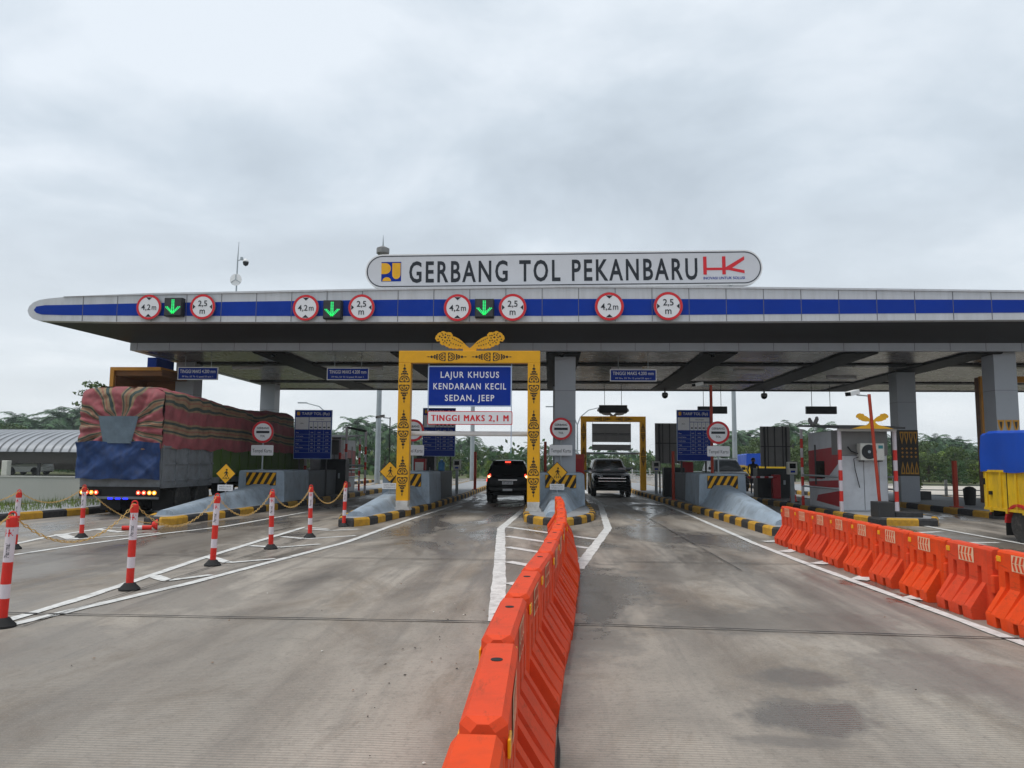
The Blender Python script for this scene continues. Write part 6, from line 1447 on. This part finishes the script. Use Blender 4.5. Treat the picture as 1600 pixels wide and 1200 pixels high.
def broad_meshes(seed, m_, h, wide):
    rr = random.Random(seed); tr = MB(); mb = MB(); tr.tube([(0, 0, 0), (.1, 0, h * .3), (-.05, .1, h * .62)], [.22, .17, .08], M['bark'], 8)
    for i in range(22):
        a_ = rr.uniform(0, 6.3); rd = rr.random() ** .6 * wide; z = h * rr.uniform(.10, .95); rd *= 1 - .5 * max(0, z / h - .55) / .45; c = (rd * math.cos(a_), rd * math.sin(a_), z)
        if i % 2 == 0: tr.tube([(0, .05, h * .3 + rr.uniform(0, .2) * h), (c[0] * .6, c[1] * .6, z * .9 + .2), c], [.08, .05, .02], M['bark'], 5)
        leafy(mb, c, rr.uniform(.5, 1.0) * wide * .5, rr.uniform(.4, .75) * wide * .42, 120, .20, m_, rr)
    return tr, mb
def make_tree(name, label, cat, group, meshes):
    t = thing(name, label, cat, group=group); tr, cr = meshes; tr.build('trunk', t, smooth=60); cr.build('crown', t); return t
palms = [make_tree('oil_palm', 'oil palm with drooping fronds in the hazy tree line beyond the toll plaza', 'palm tree', 'oil palms beyond the plaza', palm_meshes(s)) for s in (1, 2, 3)]
GB = 'bushy trees beyond the plaza'
broads = [make_tree('bushy_tree', l, 'tree', GB, broad_meshes(s, M[m_], h, w)) for (s, m_, h, w, l) in ((11, 'leaf_a', 7.0, 2.6, 'dense dark green bushy tree in the tree line beyond the plaza'), (12, 'leaf_b', 6.0, 2.4, 'olive green bushy tree in the tree line beyond the plaza'), (13, 'leaf_a', 8.5, 2.3, 'tall dark green narrow tree in the tree line beyond the plaza'), (14, 'leaf_c', 4.5, 2.0, 'low bright green leafy tree in the tree line beyond the plaza'))]
used = set()
def put(protos, i, x, y, s, rz):
    p = protos[i % len(protos)]; o = p if p.name not in used else copy_tree(p); used.add(p.name); o.location = (x, y, -.06); o.scale = (s, s, s * rnd.uniform(.92, 1.08)); o.rotation_euler.z = rz
rr = random.Random(21); cnt = 0
def top_z(px):                                       # skyline of the tree line, picture row by picture column
    return interp([-150, 0, 60, 115, 300, 520, 560, 600, 640, 700, 760, 800, 850, 900, 1000, 1060, 1140, 1175, 1230, 1260, 1330, 1420, 1470, 1510, 1700], [632, 636, 632, 628, 640, 655, 652, 652, 665, 672, 690, 692, 690, 700, 706, 700, 676, 668, 656, 660, 668, 676, 672, 676, 672], px)
for px in range(-210, 1800, 15):                      # palms at the back
    Y = rr.uniform(150, 185); g = at(px + rr.uniform(-8, 8), top_z(px) + rr.uniform(-6, 14), Y)
    s = min(1.8, max(.5, (g.z + .06) / 8.6)); put(palms, rr.randrange(3), g.x, Y, s, rr.uniform(0, 6.3))
for px in range(-200, 1790, 17):                      # bushy trees before them
    Y = rr.uniform(92, 108); g = at(px + rr.uniform(-8, 8), lerp(top_z(px), 738, rr.uniform(.24, .62)), Y); i = rr.randrange(3); h = (7.0, 6.0, 8.5)[i] * .98
    s = min(1.5, max(.35, (g.z + .06) / h)); put(broads[:3], i, g.x, Y, s, rr.uniform(0, 6.3))
for px in list(range(1120, 1330, 24)) + list(range(1396, 1570, 9)) + list(range(620, 860, 30)) + list(range(0, 130, 26)):   # nearer bushes
    Y = rr.uniform(68, 86); g = at(px, lerp(top_z(px), 742, rr.uniform(.35, .72)), Y); i = rr.choice((1, 1, 0, 3)); h = (7.0, 6.0, 8.5, 4.5)[i]
    s = min(1.3, max(.25, (g.z + .06) / h)); put(broads, i, g.x, Y + (12 if px < 200 else 0), s, rr.uniform(0, 6.3))
t = make_tree('slender_tree', 'small flat topped tree rising above the striped tarpaulin, left of the wooden gateway', 'tree', None, (lambda m1, m2: (m1.tube([(0, 0, 0), (.1, 0, 3), (0, 0, 6.1)], [.1, .07, .03], M['bark'], 8), [leafy(m2, c, .55, .18, 70, .11, M['leaf_b'], rr) for c in ((0, 0, 6.25), (.35, .1, 6.1), (-.45, 0, 5.7), (.3, .2, 5.3), (-.6, .1, 5.0))] and m2))(MB(), MB()))
g = at(137, 700, 44); t.location = (g.x, 44, -.06); t.scale = (.98, .98, .98 * (at(137, 594, 44).z) / 6.3)
# undergrowth closing the gaps below the crowns
mb = MB()
for i in range(15000):
    x = rr.uniform(-150, 125); y = rr.uniform(88, 140); z = abs(rr.gauss(0, 1.3)) * (1.1 if y > 100 else .7); s_ = rr.uniform(.3, .7)
    if -3 < x < 19 and y < 118: continue
    d = Vector((rr.gauss(0, 1), rr.gauss(0, .5), rr.gauss(0, 1))).normalized(); e_ = d.cross(Vector((0, 1, 0))).normalized()
    q = Vector((x, y, z)); mb.add([q - d * s_, q - e_ * s_ * .5, q + d * s_, q + e_ * s_ * .5], [(0, 1, 2, 3)], M[('leaf_a', 'leaf_b', 'palm')[i % 3]])
tag(mb.build('undergrowth'), 'dark undergrowth at the foot of the tree line', 'undergrowth', kind='stuff')

# ------------------------------------------------------------------ moist air
hm = bpy.data.materials.new('haze'); hm.use_nodes = True; nt = hm.node_tree; nt.nodes.clear()
ho = nt.nodes.new('ShaderNodeOutputMaterial'); hv = nt.nodes.new('ShaderNodeVolumePrincipled'); hv.inputs['Color'].default_value = (0.86, 0.93, 0.97, 1); hv.inputs['Density'].default_value = 0.00042
nt.links.new(hv.outputs[0], ho.inputs['Volume'])
mb = MB(); mb.box(-460, 460, -70, 710, -1.1, 22, hm)
tag(mb.build('haze'), 'thin pale moist air over the plaza', 'haze', kind='stuff')
